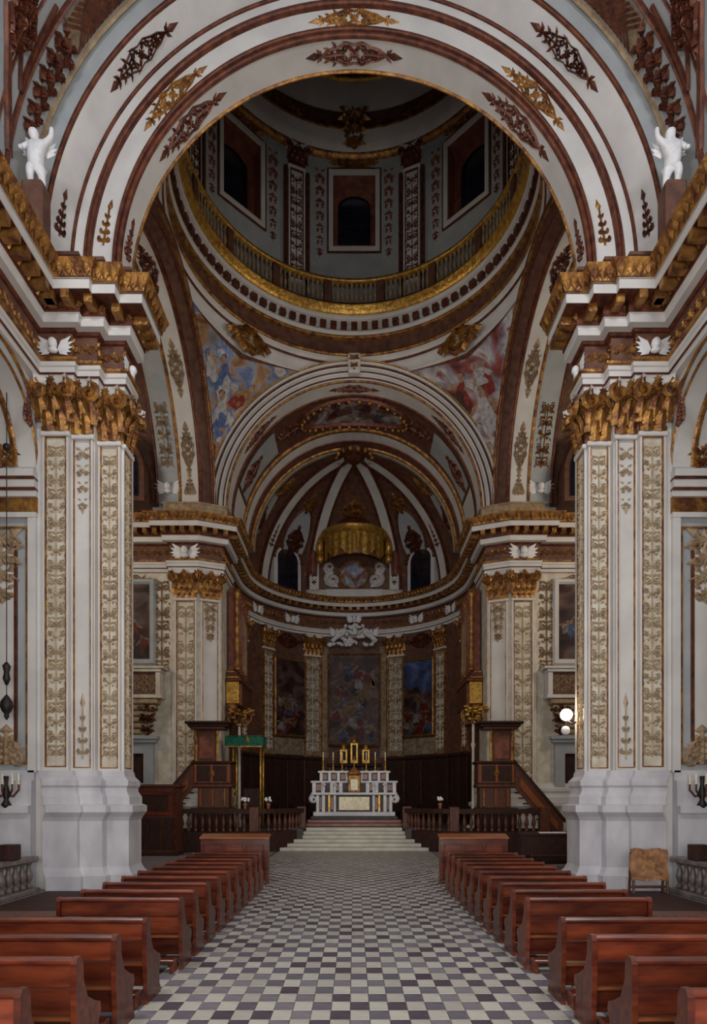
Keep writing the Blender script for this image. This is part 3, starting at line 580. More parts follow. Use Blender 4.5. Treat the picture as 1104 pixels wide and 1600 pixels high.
# ---------------- dome: pendentives, ring cornice, balustrade, drum, shell
SQ = 6.5; RHO = SQ*sqrt(2)
dm = empty('ceiling_dome', (0, YC, 0), 0, 'dome on a tall windowed drum over the crossing', 'dome', kind='structure')
for sx, sy, mt, nm in ((-1, 1, 'fres_l', 'blue and ochre fresco of figures on cloud'), (1, 1, 'fres_r', 'rose and white fresco of robed figures'), (-1, -1, 'fres_c', None), (1, -1, 'fres_c', None)):
    def pend(ph, t):
        hi = min(6.72, SQ/max(sin(ph), cos(ph))); h = hi+(SQ/max(sin(ph), cos(ph))-hi)*t
        return (sx*h*sin(ph), sy*h*cos(ph), ZS+sqrt(max(0, RHO*RHO-h*h)))
    MB().grid(pend, lin(0, pi/2, 25), lin(0, 1, 9)).build('pendentive', mt, dm, True, label=nm)
    if sy > 0:      # gilt borders along the three edges and the cartouche on top
        def edge(t, off):
            return pend(t, off)
        for off0, off1, mm in ((0.0, .07, 'white'), (.07, .12, 'giltdark'), (.93, 1.0, 'giltdark')):
            MB().grid(lambda p, q: (lambda w: (w[0]*.992, w[1]*.992, w[2]-.03))(pend(p, q)), lin(.2, pi/2-.2, 25), [off0, off1]).build('pendentive_border', mm, dm, True)
        def onp(u, h, v):      # u along the corner (m), v height above the springing, on the sphere
            zz = v; hr = sqrt(RHO*RHO-zz*zz)-h*1.0-.02; a = pi/4+u/hr
            return (sx*hr*sin(a), sy*hr*cos(a), ZS+zz)
        if sx < 0: L_ = [(.5, 5.2, .9, .5, 2, 1), (-.7, 4.9, .8, -.6, 4, 3), (.2, 4.1, 1.0, .3, 1, 2), (-.4, 3.2, .9, -.3, 1, 4), (.35, 2.6, .8, .6, 3, 5), (-.1, 1.7, .7, 0, 3, 4), (1.3, 5.3, .6, .9, 1, 1)]
        else: L_ = [(.3, 5.3, .8, -.5, 1, 3), (-.8, 5.1, .9, .5, 3, 5), (.1, 4.2, 1.1, .1, 1, 1), (.7, 3.7, .8, -.3, 3, 1), (-.5, 3.2, .9, .4, 3, 5), (.05, 2.4, .8, -.2, 1, 3), (0, 1.6, .6, 0, 4, 3)]
        figures(L_, 3+sx).xf(onp).build('painted_figures', PNT, dm)
        ca = cyl(0, 0, 6.6, sx*pi/4)
        cartouche(1.3, 1.5, .25).xf(lambda u, h, v: ca(v*1.6, h+.1, 22.0+u*.8)).build('pendentive_cartouche', 'gilt', dm)
        winged_head(.8).xf(lambda u, h, v: ca(u, h+.2, 22.0+v)).build('cherub_relief', 'tan', dm, True)
def ring(prof, nm, mt, n=96): return MB().lathe(prof, n, cap=False).build(nm, mt, dm, True)
ring([(6.75, 21.8), (6.72, 22.05), (6.62, 22.1), (6.62, 22.3)], 'ring_moulding', 'white'); ring([(6.62, 22.3), (6.56, 22.33), (6.56, 22.38)], 'ring_fillet', 'giltdark')
ring([(6.56, 22.38), (6.5, 22.45), (6.5, 22.62)], 'ring_moulding', 'white'); ring([(6.5, 22.62), (6.42, 22.66), (6.42, 22.74), (6.7, 22.76)], 'ring_fillet', 'gilt')
ring([(6.7, 22.76), (6.7, 23.5)], 'ring_frieze', 'umber'); ring([(6.7, 23.5), (6.55, 23.52), (6.5, 23.6), (6.6, 23.62)], 'ring_fillet', 'gilt')
ring([(6.6, 23.6), (6.42, 23.66), (6.42, 23.78), (6.5, 23.8), (6.5, 24.08), (6.2, 24.1)], 'ring_fascia', 'white')
m = MB()
for k in range(84):
    c = cyl(0, 0, 6.5, 2*pi*k/84); m.join(MB().box(-.14, .14, 0, .22, 23.82, 24.08), c)
m.build('ring_dentils', 'giltdark', dm, kind='stuff')
ring([(6.2, 24.1), (6.17, 24.1), (6.17, 24.28)], 'ring_corona', 'white'); ring([(6.17, 24.28), (6.12, 24.3), (6.08, 24.44), (5.98, 24.56), (5.96, 24.62)], 'ring_crown', 'gold'); ring([(5.96, 24.62), (7.1, 24.66)], 'ring_walk', 'grey')
# keystone over the choir arch
k_ = MB().bbox(-.28, .28, 6.0, 6.5, 21.6, 22.5, .06); k_.build('keystone', 'white', dm); drop(.5, .7, 2, .08).xf(lambda u, h, v: (u, 5.98-h, 22.4+v)).build('keystone_ornament', 'gilt', dm)
# balustrade on the ring
ring([(6.3, 24.66), (6.12, 24.66), (6.12, 24.82), (6.3, 24.82)], 'balustrade_base', 'umber'); ring([(6.34, 25.75), (6.08, 25.75), (6.05, 25.82), (6.08, 25.9), (6.34, 25.9), (6.34, 25.75)], 'balustrade_rail', 'gold')
bal = [(.05, 0), (.05, .06), (.03, .12), (.07, .3), (.065, .42), (.03, .62), (.035, .74), (.055, .84), (.055, .93)]
bm_ = MB().lathe(bal, 7)
for b in range(16):
    th = 2*pi*b/16
    MB().box(-.16, .16, 0, .24, 24.8, 25.78).xf(cyl(0, 0, 6.33, th+pi/16)).build('balustrade_post', 'umber', dm)
    m = MB()
    for k in range(10):
        t = th+(k-4.5)*R_(2.0); m.join(bm_, lambda x, y, z: (6.21*sin(t)+x, 6.21*cos(t)+y, 24.82+z))
    m.build('baluster_row', 'tan', dm, True)
# drum
DW = R_(8.3); ZD0, ZD1 = 28.0, 31.4
m = MB()
for a0, a1, z0, z1 in [(0, 2*pi, 24.6, ZD0), (0, 2*pi, ZD1, 32.3)]: m.grid(lambda a, z: (7*sin(a), 7*cos(a), z), lin(a0, a1, 97), [z0, z1])
for k in range(8): m.grid(lambda a, z: (7*sin(a), 7*cos(a), z), lin(k*pi/4+DW, (k+1)*pi/4-DW, 9), [ZD0, ZD1])
m.build('drum_wall', 'grey', dm, True)
nw = 0
for k in range(8):
    th = k*pi/4; f = cyl(0, YC, 7.0, th); fd = cyl(0, 0, 7.0, th)
    nw += 1
    w = empty('window_%d' % nw, (0, 0, 0), 0, ['dark drum window straight above the choir arch', 'dark drum window right of the middle one', 'dark drum window on the right, at the dome\'s side', 'dark drum window towards the nave on the right', 'dark drum window above the nave arch', 'dark drum window towards the nave on the left', 'dark drum window on the left, at the dome\'s side', 'dark drum window left of the middle one'][k], 'window', kind='structure')
    frame_rect(MB(), f, -1.0, 1.0, ZD0, ZD1, .2, .10).build('window_frame', 'white', w)
    frame_rect(MB(), f, -1.22, 1.22, ZD0-.22, ZD1+.22, .06, .06).build('window_fillet', 'giltdark', w)
    rv = MB()
    for a, b, c, d in ((-1.02, -1.0, ZD0, ZD1), (1.0, 1.02, ZD0, ZD1), (-1, 1, ZD0-.02, ZD0), (-1, 1, ZD1, ZD1+.02)): rv.box(a, b, -.7, 0, c, d)
    rv.xf(f).build('window_reveal', 'redmarble', w)
    poly = [(-1, ZD0), (-.72, ZD0)]+[(-.72*cos(t), ZD1-.95+.6*sin(t)) for t in lin(0, pi, 11)]+[(.72, ZD0), (1, ZD0), (1, ZD1), (-1, ZD1)]
    t = MB(); ar = [(-.72*cos(q), ZD1-.95+.6*sin(q)) for q in lin(0, pi, 11)]
    t.box(-1, -.72, -.72, -.6, ZD0, ZD1); t.box(.72, 1, -.72, -.6, ZD0, ZD1); t.grid(lambda i, s: (ar[i][0], -.6, ar[i][1]*(1-s)+ZD1*s), list(range(11)), [0, 1])
    t.xf(f).build('window_surround', 'redmarble', w)
    MB().box(-.95, .95, -.78, -.74, ZD0, ZD1).xf(f).build('window_pane', 'glass', w)
    t = MB(); t.box(-.03, .03, -.74, -.69, ZD0, ZD1-.36)
    for z in (ZD0+.85, ZD0+1.7, ZD0+2.45): t.box(-.72, .72, -.74, -.7, z-.025, z+.025)
    t.xf(f).build('window_bars', 'iron', w)
    MB().box(-1.0, 1.0, -.6, .05, ZD0, ZD0+.08).xf(f).build('window_ledge', 'tan', w)
    if cos(th) > -.3:
        for s in (-1, 1):
            drop(.5, 4.0, 7, .09).xf(lambda u, h, v: fd(s*1.62+u, h, 31.5+v)).build('drum_garland', 'redmarble', dm)
        cartouche(.7, 2.4, .12).xf(lambda u, h, v: fd(v, h, 32.0+u)).build('drum_ornament', 'gilt', dm)
    fp = cyl(0, 0, 7.0, th+pi/8)
    m = MB(); m.box(-.62, -.45, 0, .16, 25, 31.1); m.box(.45, .62, 0, .16, 25, 31.1); m.xf(fp).build('drum_pilaster_edge', 'giltdark', dm)
    pilaster(dm, fp, .78, 26.0, 31.2, .9, 'white', proj=.14, n=9, fillet='giltdark', capmat='giltdark', ormat='giltdark')
ring([(7, 32.1), (6.8, 32.15), (6.75, 32.3)], 'drum_fillet', 'gilt'); ring([(6.75, 32.3), (6.62, 32.4), (6.55, 32.6), (6.45, 33.0)], 'drum_architrave', 'white'); ring([(6.45, 33.0), (6.4, 33.05), (6.42, 33.12), (6.8, 33.15)], 'drum_fillet', 'gilt')
ring([(6.8, 33.15), (6.8, 34.2)], 'drum_frieze', 'umber'); ring([(6.8, 34.2), (6.6, 34.25), (6.5, 34.5), (6.2, 34.75), (6.15, 34.9)], 'drum_cornice', 'white'); ring([(6.15, 34.9), (6.05, 34.95), (6.0, 35.08), (6.3, 35.15), (6.6, 35.15)], 'drum_fillet', 'gold')
for k in range(12):
    cartouche(.7, 2.6, .12).xf(lambda u, h, v: cyl(0, 0, 6.8, k*pi/6)(v, h, 33.68+u)).build('drum_frieze_ornament', 'gilt' if k % 2 else 'giltdark', dm)
drop(1.4, 1.8, 3, .2).xf(lambda u, h, v: cyl(0, 0, 6.5, 0)(u, h, 34.0+v)).build('drum_ornament', 'gilt', dm)
ring([(6.6*cos(t), 35.15+5.6*sin(t)) for t in lin(0, R_(80), 12)], 'dome_shell', 'fres_dome')
ring([(4.4, 39.2), (4.3, 39.15), (4.2, 39.25), (4.25, 39.4)], 'dome_fillet', 'gold')
MB().lathe([(1.3, 40.55), (1.3, 42), (0.01, 42.2)], 24, cap=False).build('dome_lantern', 'grey', dm, True)
# ---------------- far side: transept east walls, choir piers, apse (one plan path)
NA = 36
FP = [(-16, 29.2), (-8.25, 29.2), (-8.25, 29.0), (-7.05, 29.0), (-6.1, 29.4), (-6.1, 31.2), (-6.5, 31.2)]
nl = len(FP)
FP = FP+[(AR*sin(t), AY+AR*cos(t)) for t in lin(-pi/2, pi/2, NA+1)]+[(-x, y) for x, y in reversed(FP)]
n_all = len(FP)-1
for sx, sd in SIDES:
    i0, i1 = (0, 6) if sx < 0 else (n_all-6, n_all)
    fw = empty('wall_far_%s_pier' % sd, (0, 0, 0), 0, '%s choir pier with paired pilasters and the transept wall beside it' % sd, 'pier', kind='structure')
    sweep([(0, 0), (0, 15.6)], FP, 1, i0, i1).build('pier_core', 'cream', fw)
    sweep(PED, FP, 1, i0, i1).build('pier_plinth', 'white', fw)
    entablature(fw, FP, 1, i0, i1)
    sweep([(.3, ZF+1.1), (.3, ZS-.1), (.36, ZS-.06), (.36, ZS), (-.6, ZS)], FP, 1, i0+(1 if sx < 0 else 0), i1-(0 if sx < 0 else 1)).build('pier_attic', 'tan', fw)
    pilaster(fw, fr(-7.62*-sx, 29.0, 0, -1), .98, 2.95, ZP, ZC-ZP, 'cream', n=10)
    dx, dy = .95, .4; l = math.hypot(dx, dy); nx, ny = dy/l*-sx, -dx/l
    pilaster(fw, fr(6.575*sx, 29.2, nx, ny), .86, 2.95, ZP, ZC-ZP, 'white', plain=True)
    drop(.55, 1.6, 4, .06).xf(lambda u, h, v: fr(6.575*sx, 29.2, nx, ny)(u, h+.06, 11.1+v)).build('relief_ornament', 'tan', fw)
    winged_head(1.1).xf(lambda u, h, v: fr(7.62*sx, 28.88, 0, -1)(u, h, 13.4+v)).build('cherub_relief', 'statue', fw, True)
    # stucco beside the picture, capitals frieze
    candelabra(.75, 4.2, 7, .09).xf(lambda u, h, v: fr(8.78*sx, 29.2, 0, -1)(u, h, 8.0+v)).build('relief_ornament', 'tan', fw)
    cartouche(.7, 3.0, .1).xf(lambda u, h, v: fr(10.2*sx, 29.2, 0, -1)(v, h, 12.1+u)).build('relief_ornament', 'tan', fw)
    # singing gallery (little balcony) on consoles
    gl = MB().bbox(8.6, 12.4, -.0, .75, 7.9, 8.05, .03); f0 = fr(0, 29.2, 0, -1)
    F = lambda u, h, z: f0(u*sx, h, z)
    gl.box(8.6, 12.4, 0, .7, 6.75, 6.9); gl.box(8.65, 8.85, 0, .68, 6.9, 7.9); gl.box(8.45, 12.4, 0, .82, 8.05, 8.15)
    gl.xf(F).build('gallery_body', 'cream' if sx < 0 else 'white', fw)
    gp = MB().box(8.85, 12.4, 0, .6, 6.9, 7.9).xf(F).build('gallery_front', 'umber', fw)
    for k in range(5):
        t = MB()
        for q in (-1, 1):
            spiral(t, q*.16, 0, .16, 0, 1.3, .05, .05, q); spiral(t, q*.16, .24, .12, pi, 1.2, .05, .05, -q); spiral(t, q*.16, -.24, .12, pi, 1.2, .05, .05, q)
        t.xf(lambda u, h, z: F(9.2+k*.68+u, h+.6, 7.4+z)).build('gallery_lattice', 'tan', fw)
    t = MB()
    for k in range(6): t.bbox(8.8+.12*k, 12.4-.12*k, 0, .62-.09*k, 6.75-.26*(k+1), 6.75-.26*k, .05)
    t.xf(F).build('gallery_console', 'tan', fw)
    drop(.9, 1.5, 3, .2).xf(lambda u, h, z: F(9.3+u, h+.4, 6.6+z)).build('relief_ornament', 'giltdark', fw)
    # side door under the gallery
    dr = empty('door_%d' % (1 if sx < 0 else 2), (0, 0, 0), 0, 'dark side doorway with stone surround beside the %s stairs' % sd, 'door', kind='structure')
    t = MB(); t.box(9.1, 9.55, 0, .2, 0, 4.3); t.box(11.4, 11.85, 0, .2, 0, 4.3); t.box(9.1, 11.85, 0, .2, 4.3, 4.8); t.box(8.95, 12, 0, .35, 4.8, 4.95); t.box(8.85, 12.1, 0, .45, 4.95, 5.1); t.xf(F).build('door_surround', 'grey', dr)
    t = MB(); t.box(9.55, 10.46, 0, .06, 0, 4.3); t.box(10.49, 11.4, 0, .06, 0, 4.3); t.xf(F).build('door_leaf', 'wooddark', dr)
    t = MB()
    for u in (9.65, 10.58):
        for z in (.4, 2.4): t.bbox(u, u+.72, .06, .1, z, z+1.6, .03)
    t.xf(F).build('door_panel', 'wooddark', dr)
    # transept lunette window
    w = empty('window_%d' % (9 if sx < 0 else 10), (0, 0, 0), 0, 'dark arched %s transept window above the cornice' % sd, 'window', kind='structure')
    ar = [(11.1+1.9*cos(t), 16.6+1.9*sin(t)) for t in lin(0, pi, 17)]
    MB().prism([(p*sx, z) for p, z in [(13.0, 15.3)]+ar+[(9.2, 15.3)]], 28.0, 29.3).build('window_recess', 'umber', w)
    ar2 = [(11.1+1.65*cos(t), 16.6+1.65*sin(t)) for t in lin(0, pi, 17)]
    MB().prism([(p*sx, z) for p, z in [(12.75, 15.5)]+ar2+[(9.45, 15.5)]], 27.95, 28.05).build('window_pane', 'glass', w)
    t = MB()
    for x in (10.3, 11.1, 11.9): t.box(min(x*sx-.03, x*sx+.03), x*sx+.03, 27.92, 27.96, 15.5, 17.9)
    for z in (16.2, 17.0, 17.7): t.box(min(9.6*sx, 12.6*sx), max(9.6*sx, 12.6*sx), 27.92, 27.96, z-.03, z+.03)
    t.build('window_bars', 'iron', w)
# ---------------- choir arch
ca_ = empty('ceiling_far_arch', (0, 0, 0), 0, 'white choir arch with fine gilt mouldings below the dome', 'arch', kind='structure')
arch([(5.8, 30.25), (5.8, 29.35)], ZS, 64).build('arch_soffit', 'white', ca_, True)
arch([(5.9, 29.36), (6.62, 29.36)], ZS, 64).build('arch_face', 'white', ca_, True)
for r0, r1, b, mt in ((5.79, 5.9, .08, 'gilt'), (5.98, 6.04, .08, 'giltdark'), (6.12, 6.24, .12, 'white'), (6.24, 6.30, .1, 'giltdark'), (6.38, 6.5, .13, 'white'), (6.5, 6.57, .14, 'giltdark'), (6.57, 6.7, .2, 'white'), (6.7, 6.78, .18, 'gold')):
    arch(roll(r0, r1, 29.37, b), ZS, 64).build('arch_moulding', mt, ca_, True)
arch([(5.8, 30.2), (5.72, 30.24), (5.72, 30.32), (5.8, 30.36)], ZS, 64).build('arch_moulding', 'giltdark', ca_, True)
for a in (R_(40), R_(90), R_(140)): cartouche(.5, 2.4, .06).xf(arc_map(5.8, a, 29.8, ZS)).build('arch_ornament', 'giltdark', ca_)
# ---------------- choir vault
cv = empty('ceiling_choir', (0, 0, 0), 0, 'choir barrel vault with an oval fresco in a dark gilt frame', 'vault', kind='structure')
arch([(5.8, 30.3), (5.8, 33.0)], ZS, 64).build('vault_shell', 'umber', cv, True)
for a0, a1 in ((18, 48), (132, 162)): arch([(5.76, 30.75), (5.76, 32.6)], ZS, 12, a0=R_(a0), a1=R_(a1)).build('vault_panel', 'grey', cv, True)
for a0, a1 in ((3, 16), (164, 177)): arch([(5.76, 30.6), (5.76, 32.7)], ZS, 8, a0=R_(a0), a1=R_(a1)).build('vault_panel', 'white', cv, True)
def ell(t, k, h): return arc_map(5.8, pi/2, 31.45, ZS)(k*.95*sin(t), h, k*2.55*cos(t))
MB().grid(lambda t, k: ell(t, k, .05), lin(0, 2*pi, 49), [0.01, .5, 1]).build('vault_fresco', 'fres_c', cv, True, label='oval ceiling fresco of figures in clouds')
figures([(-.4, .6, .5, 1.2, 1, 3), (.0, -.5, .5, 1.4, 5, 3), (.3, 1.2, .5, 1.0, 3, 5), (-.2, -1.4, .5, 1.7, 4, 5), (.35, 0, .5, 1.5, 1, 1), (-.3, 1.8, .4, 1.3, 5, 4), (.3, -1.2, .45, 1.5, 2, 1)], 5).xf(lambda u, h, v: arc_map(5.8, pi/2, 31.45, ZS)(u, h+.07, v)).build('painted_figures', PND, cv)
MB().grid(lambda t, p: ell(t, p[0], p[1]), lin(0, 2*pi, 49), [(.98, .05), (1.02, .2), (1.08, .24), (1.14, .16), (1.16, 0)]).build('fresco_frame', 'giltdark', cv, True)
m = MB()
for k in range(34):
    t = 2*pi*k/34; p = ell(t, 1.1, .24); m.ball(p, .10, n=6, m=4)
m.build('fresco_frame_beads', 'gilt', cv, True)
for s in (-1, 1):
    for a, w_, l_ in ((90-s*33, .9, 1.9), (90-s*62, .9, 2.2)): cartouche(w_, l_, .14).xf(arc_map(5.78, R_(a), 31.5, ZS)).build('vault_ornament', 'giltdark', cv)
for prof, nm, mt in (([(5.8, 32.95), (5.68, 32.97), (5.66, 33.1), (5.7, 33.15)], 'vault_rib', 'gilt'), ([(5.66, 33.12), (5.60, 33.7)], 'vault_rib', 'white'), ([(5.6, 33.7), (5.52, 33.72), (5.52, 33.8)], 'vault_rib', 'giltdark'), ([(5.52, 33.8), (5.5, 34.2)], 'vault_band', 'umber'), ([(5.5, 34.2), (5.4, 34.22), (5.38, 34.3), (5.42, 34.35)], 'vault_rib', 'gilt'), ([(5.4, 34.33), (5.34, 34.6), (6.6, 34.6)], 'vault_rib', 'cream')):
    arch(prof, ZS, 64).build(nm, mt, cv, True)
# ---------------- semi-dome of the apse
sd_ = empty('ceiling_apse', (0, AY, 0), 0, 'ribbed apse semi-dome with scrollwork between white ribs', 'vault', kind='structure')
VZ = 5.32
def semi(th, e, h=0.0): return ((AR-h)*cos(e)*sin(th), (AR-h)*cos(e)*cos(th), ZS-.65+(VZ+.65-h)*sin(e))
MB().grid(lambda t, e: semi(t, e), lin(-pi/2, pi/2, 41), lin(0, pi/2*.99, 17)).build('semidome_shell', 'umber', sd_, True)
for th in (-57, -24, 24, 57):
    t0 = R_(th)
    MB().grid(lambda e, q: semi(t0+q[0]*.28/max(.8, AR*cos(e)), e, q[1]), lin(0, R_(85), 22), [(-1, 0), (-1, .14), (1, .14), (1, 0)]).build('semidome_rib', 'white', sd_)
    for s in (-1.25, 1.25):
        MB().grid(lambda e, q: semi(t0+(s+q[0])*.28/max(.8, AR*cos(e)), e, q[1]), lin(0, R_(84), 22), [(-.22, 0), (-.22, .18), (.22, .18), (.22, 0)]).build('semidome_rib_edge', 'giltdark', sd_)
    spray(.4, 1.5).xf(lambda u, h, v: semi(t0+u/5.5, R_(22)+v/6, .14+h)).build('relief_ornament', 'giltdark', sd_)
for th, w_ in ((-40, 1.5), (40, 1.5), (-75, 1.1), (75, 1.1)):      # pale oval fields between the ribs
    MB().grid(lambda t, k: semi(R_(th)+k*w_*.5*cos(t)/5.2, R_(33)+k*R_(15)*sin(t), .04), lin(0, 2*pi, 33), [.02, .5, 1]).build('semidome_field', 'grey', sd_, True)
    MB().grid(lambda t, k: semi(R_(th)+k[0]*w_*.5*cos(t)/5.2, R_(33)+k[0]*R_(15)*sin(t), k[1]), lin(0, 2*pi, 33), [(1, .04), (1.03, .12), (1.1, .1), (1.12, 0)]).build('semidome_field_frame', 'giltdark', sd_, True)
for th, w_ in ((-40, 1.2), (0, 1.9), (40, 1.2), (-75, 1.0), (75, 1.0)):
    for e0, sc in ((30, 1), (52, .7)):
        cartouche(w_*sc, 2.0*sc, .18).xf(lambda u, h, v: semi(R_(th)+u/(AR*cos(R_(e0))), R_(e0)+v/6, h)).build('relief_ornament', 'gilt' if th == 0 or e0 > 50 else 'giltdark', sd_)
m = MB().lathe([(.95, .1), (.8, -.1), (.5, -.2), (.3, -.35), (.05, -.4)], 16, c=(0, .25, ZS+VZ)); m.build('semidome_hub', 'giltdark', sd_)
m = MB()
for k in range(14):
    a = 2*pi*k/14; m.ball((.95*cos(a), .25+.95*sin(a), ZS+VZ-.1), .16, n=6, m=4)
m.build('semidome_hub_leaves', 'gilt', sd_, True)
# apse windows under the ribs
for sx, no in ((-1, 11), (1, 12)):
    w = empty('window_%d' % no, (0, 0, 0), 0, 'tall dark arched apse window %s of the gold canopy' % ('left' if sx < 0 else 'right'), 'window', kind='structure')
    f = fr(5.9*sin(sx*R_(43)), AY+5.9*cos(R_(43)), -sin(sx*R_(43)), -cos(R_(43))); ar = [(.75*cos(t), 16.75+.6*sin(t)) for t in lin(0, pi, 13)]
    def pr(poly, h0, h1, mt, nm, p):
        t = MB().prism(poly, h0, h1); t.xf(f).build(nm, mt, p)
    pr([(1.0, 14.85)]+[(x*1.34, 16.75+(z-16.75)*1.34) for x, z in ar]+[(-1.0, 14.85)], -.9, 0, 'white', 'window_frame', w)
    pr([(.75, 14.9)]+ar+[(-.75, 14.9)], -.5, .03, 'glass', 'window_pane', w)
    t = MB(); t.box(-.03, .03, .03, .06, 14.9, 17.3)
    for z in (15.5, 16.1, 16.7): t.box(-.74, .74, .03, .06, z-.025, z+.025)
    t.xf(f).build('window_bars', 'iron', w)
    t = MB()
    for k in range(12):
        a = pi*k/11; t.join(MB().bbox(-.09, .09, 0, .12, -.09, .09, .03), lambda u, h, z: f(1.02*cos(a)+u, h, 16.75+.84*sin(a)+z))
    t.build('window_beads', 'giltdark', w)
# ---------------- apse wall
aw = empty('wall_apse', (0, 0, 0), 0, 'curved apse wall with pilasters framing three dark pictures', 'wall', kind='structure')
ia, ib = nl-1, n_all-(nl-1)
sweep([(0, 0), (0, 15.0)], FP, 1, ia, ib).build('wall_face', 'umber', aw, True)
entablature(aw, FP, 1, ia, ib, mod=.5)
for th, w_, mt in ((-53, .95, 'bronze'), (-24, 1.15, 'bronze'), (24, 1.15, 'bronze'), (53, .95, 'bronze'), (-75, .9, 'redmarble'), (75, .9, 'redmarble')):
    pilaster(aw, cyl(0, AY, AR, R_(th)), w_, 4.85, ZP, ZC-ZP, mt, n=9, border='gilt', ormat='cream')
for th, w_ in ((-16.6, .42), (16.6, .42)):
    pilaster(aw, cyl(0, AY, AR, R_(th)), w_, 4.85, 11.9, 0, 'bronze', n=12, border='bronze')
for th in (-39.5, 39.5):
    fa = cyl(0, AY, AR, R_(th))
    MB().bbox(-1.2, 1.2, 0, .1, 4.95, 6.0, .04).xf(fa).build('wall_panel', 'bronze', aw)
    cartouche(.7, 1.9, .08).xf(lambda u, h, v: fa(v, h+.1, 5.5+u)).build('relief_ornament', 'umber', aw)
    cartouche(.9, 2.2, .12).xf(lambda u, h, v: fa(v, h, 12.0+u)).build('relief_ornament', 'giltdark', aw)
for th in (-62, -37, 37, 62): winged_head(.95).xf(lambda u, h, v: cyl(0, AY, AR-.1, R_(th))(u, h, 13.4+v)).build('cherub_relief', 'statue', aw, True)
# stucco group over the altarpiece: two reclining figures and a gable of cloud
f0 = cyl(0, AY, AR-.25, 0); g = MB()
rc = random.Random(12)
for k in range(60):
    z = 11.95+1.35*rc.random()**1.4; hw = 1.75*(13.45-z)/1.5; g.ball((rc.uniform(-hw, hw), .12+.2*rc.random(), z), rc.uniform(.08, .22), .16, rc.uniform(.07, .16), 6, 4)
for q in (-1, 1):     # two reclining angels on the gable
    g.tube([(q*1.5, .3, 12.15), (q*1.15, .4, 12.45), (q*.75, .4, 12.6)], .16, 8, .12); g.tube([(q*.8, .4, 12.6), (q*.62, .4, 12.95)], .17, 8, .13); g.ball((q*.58, .45, 13.12), .13); g.tube([(q*.66, .4, 12.9), (q*.35, .5, 12.75)], .06, 6)
g.xf(f0).build('stucco_group', 'statue', aw, True)
for s in (-1, 1): winged_head(.9).xf(lambda u, h, v: f0(s*1.15+u, h+.3, 12.75+v)).build('cherub_relief', 'statue', aw, True)
winged_head(.9).xf(lambda u, h, v: f0(u, h+.4, 13.6+v)).build('cherub_relief', 'statue', aw, True)
# attic above the cornice: stucco medallion with putti scrolls
fm = fr(0, AY+5.6, 0, -1)
t = MB(); t.box(-3.0, 3.0, -.6, 0, 14.85, 15.35); t.xf(fm).build('attic_ledge', 'cream', aw)
t = MB(); t.box(-1.75, 1.75, 0, .25, 14.85, 15.3); t.xf(fm).build('attic_inscription_slab', 'white', aw)
for s in (-1, 1):
    t = MB(); t.bbox(s*2.5-.3, s*2.5+.3, -.4, .15, 15.3, 17.4, .05); t.xf(fm).build('attic_pilaster', 'white', aw)
    drop(.5, 1.6, 4, .1).xf(lambda u, h, v: fm(s*2.5+u, h+.15, 17.2+v)).build('relief_ornament', 'gilt', aw)
    t = MB(); spiral(t, s*1.35, 16.0, .5, pi/2, 1.4, .2, .15, -s); spiral(t, s*1.55, 16.75, .35, -pi/2, 1.3, .16, .12, s); leaf(t, s*1.0, 15.5, pi/2-s*.9, .9, .35, .12)
    t.xf(fm).build('relief_ornament', 'white', aw)
MB().box(-2.2, 2.2, -.3, -.02, 15.3, 17.6).xf(fm).build('attic_field', 'umber', aw)
MB().grid(lambda t, k: fm(k*.85*cos(t), .1, 16.25+k*.8*sin(t)), lin(0, 2*pi, 33), [.01, .5, 1]).build('medallion_fresco', 'fres_m', aw, True)
MB().grid(lambda t, p: fm(p[0]*.85*cos(t), p[1], 16.25+p[0]*.8*sin(t)), lin(0, 2*pi, 33), [(.98, .1), (1.0, .22), (1.1, .24), (1.14, -.05)]).build('medallion_frame', 'gilt', aw, True)
# gold canopy with scalloped valance
cn = empty('wall_canopy', (0, AY+5.1, 17.7), 0, 'gold half-round canopy with fringed valance high in the apse', 'canopy', kind='structure')
def half(pr_, nm, mt, sm=True): return MB().lathe(pr_, 32, (0, 0, 0), pi, 2*pi, cap=False).build(nm, mt, cn, sm)
half([(1.7, .35), (1.9, .38), (1.95, .5), (2.1, .62), (2.12, .75), (1.9, .85), (1.5, 1.0)], 'canopy_cornice', 'gold')
half([(1.5, 1.0), (1.2, 1.35), (.8, 1.75), (.4, 2.1), (.05, 2.25)], 'canopy_crown', 'giltdark')
t = MB(); t.grid(lambda a, q: ((1.82+.05*cos(a*22))*cos(a), (1.82+.05*cos(a*22))*sin(a), .4*(1-q)+q*(-.55-.45*abs(cos(a*5.5)))), lin(pi, 2*pi, 73), [0, .5, 1]); t.build('canopy_valance', 'gold', cn, True)
half([(1.7, -.9), (1.74, -.85), (1.7, .3)], 'canopy_lining', 'redmarble')
for s in (-1, 1):
    t = MB().tube([(s*2.05, -.3, .5), (s*2.12, -.35, .1), (s*2.1, -.35, -.5)], .2, 8, .24); t.ball((s*2.1, -.35, -.75), .26, .2, .28); t.ball((s*2.05, -.3, .75), .22); t.build('canopy_tassel', 'gold', cn, True)
    t = MB().grid(lambda a, q: (s*(2.3+1.5*a), .1-.2*sin(a*9)+q*.1, .2-.6*a-1.7*q*(1-.3*a)), lin(0, 1, 17), [0, .5, 1]); t.build('canopy_drapery', 'redmarble', cn, True)
cartouche(2.2, 2.6, .3).xf(lambda u, h, v: (v, .3-h-.9, 2.1+u*.9)).build('canopy_ornament', 'gilt', cn)

# ================================================================== THE THINGS
BAL = MB().lathe([(.085, 0), (.085, .07), (.05, .12), (.045, .17), (.095, .33), (.09, .42), (.045, .62), (.05, .68), (.08, .72), (.08, .78)], 10)
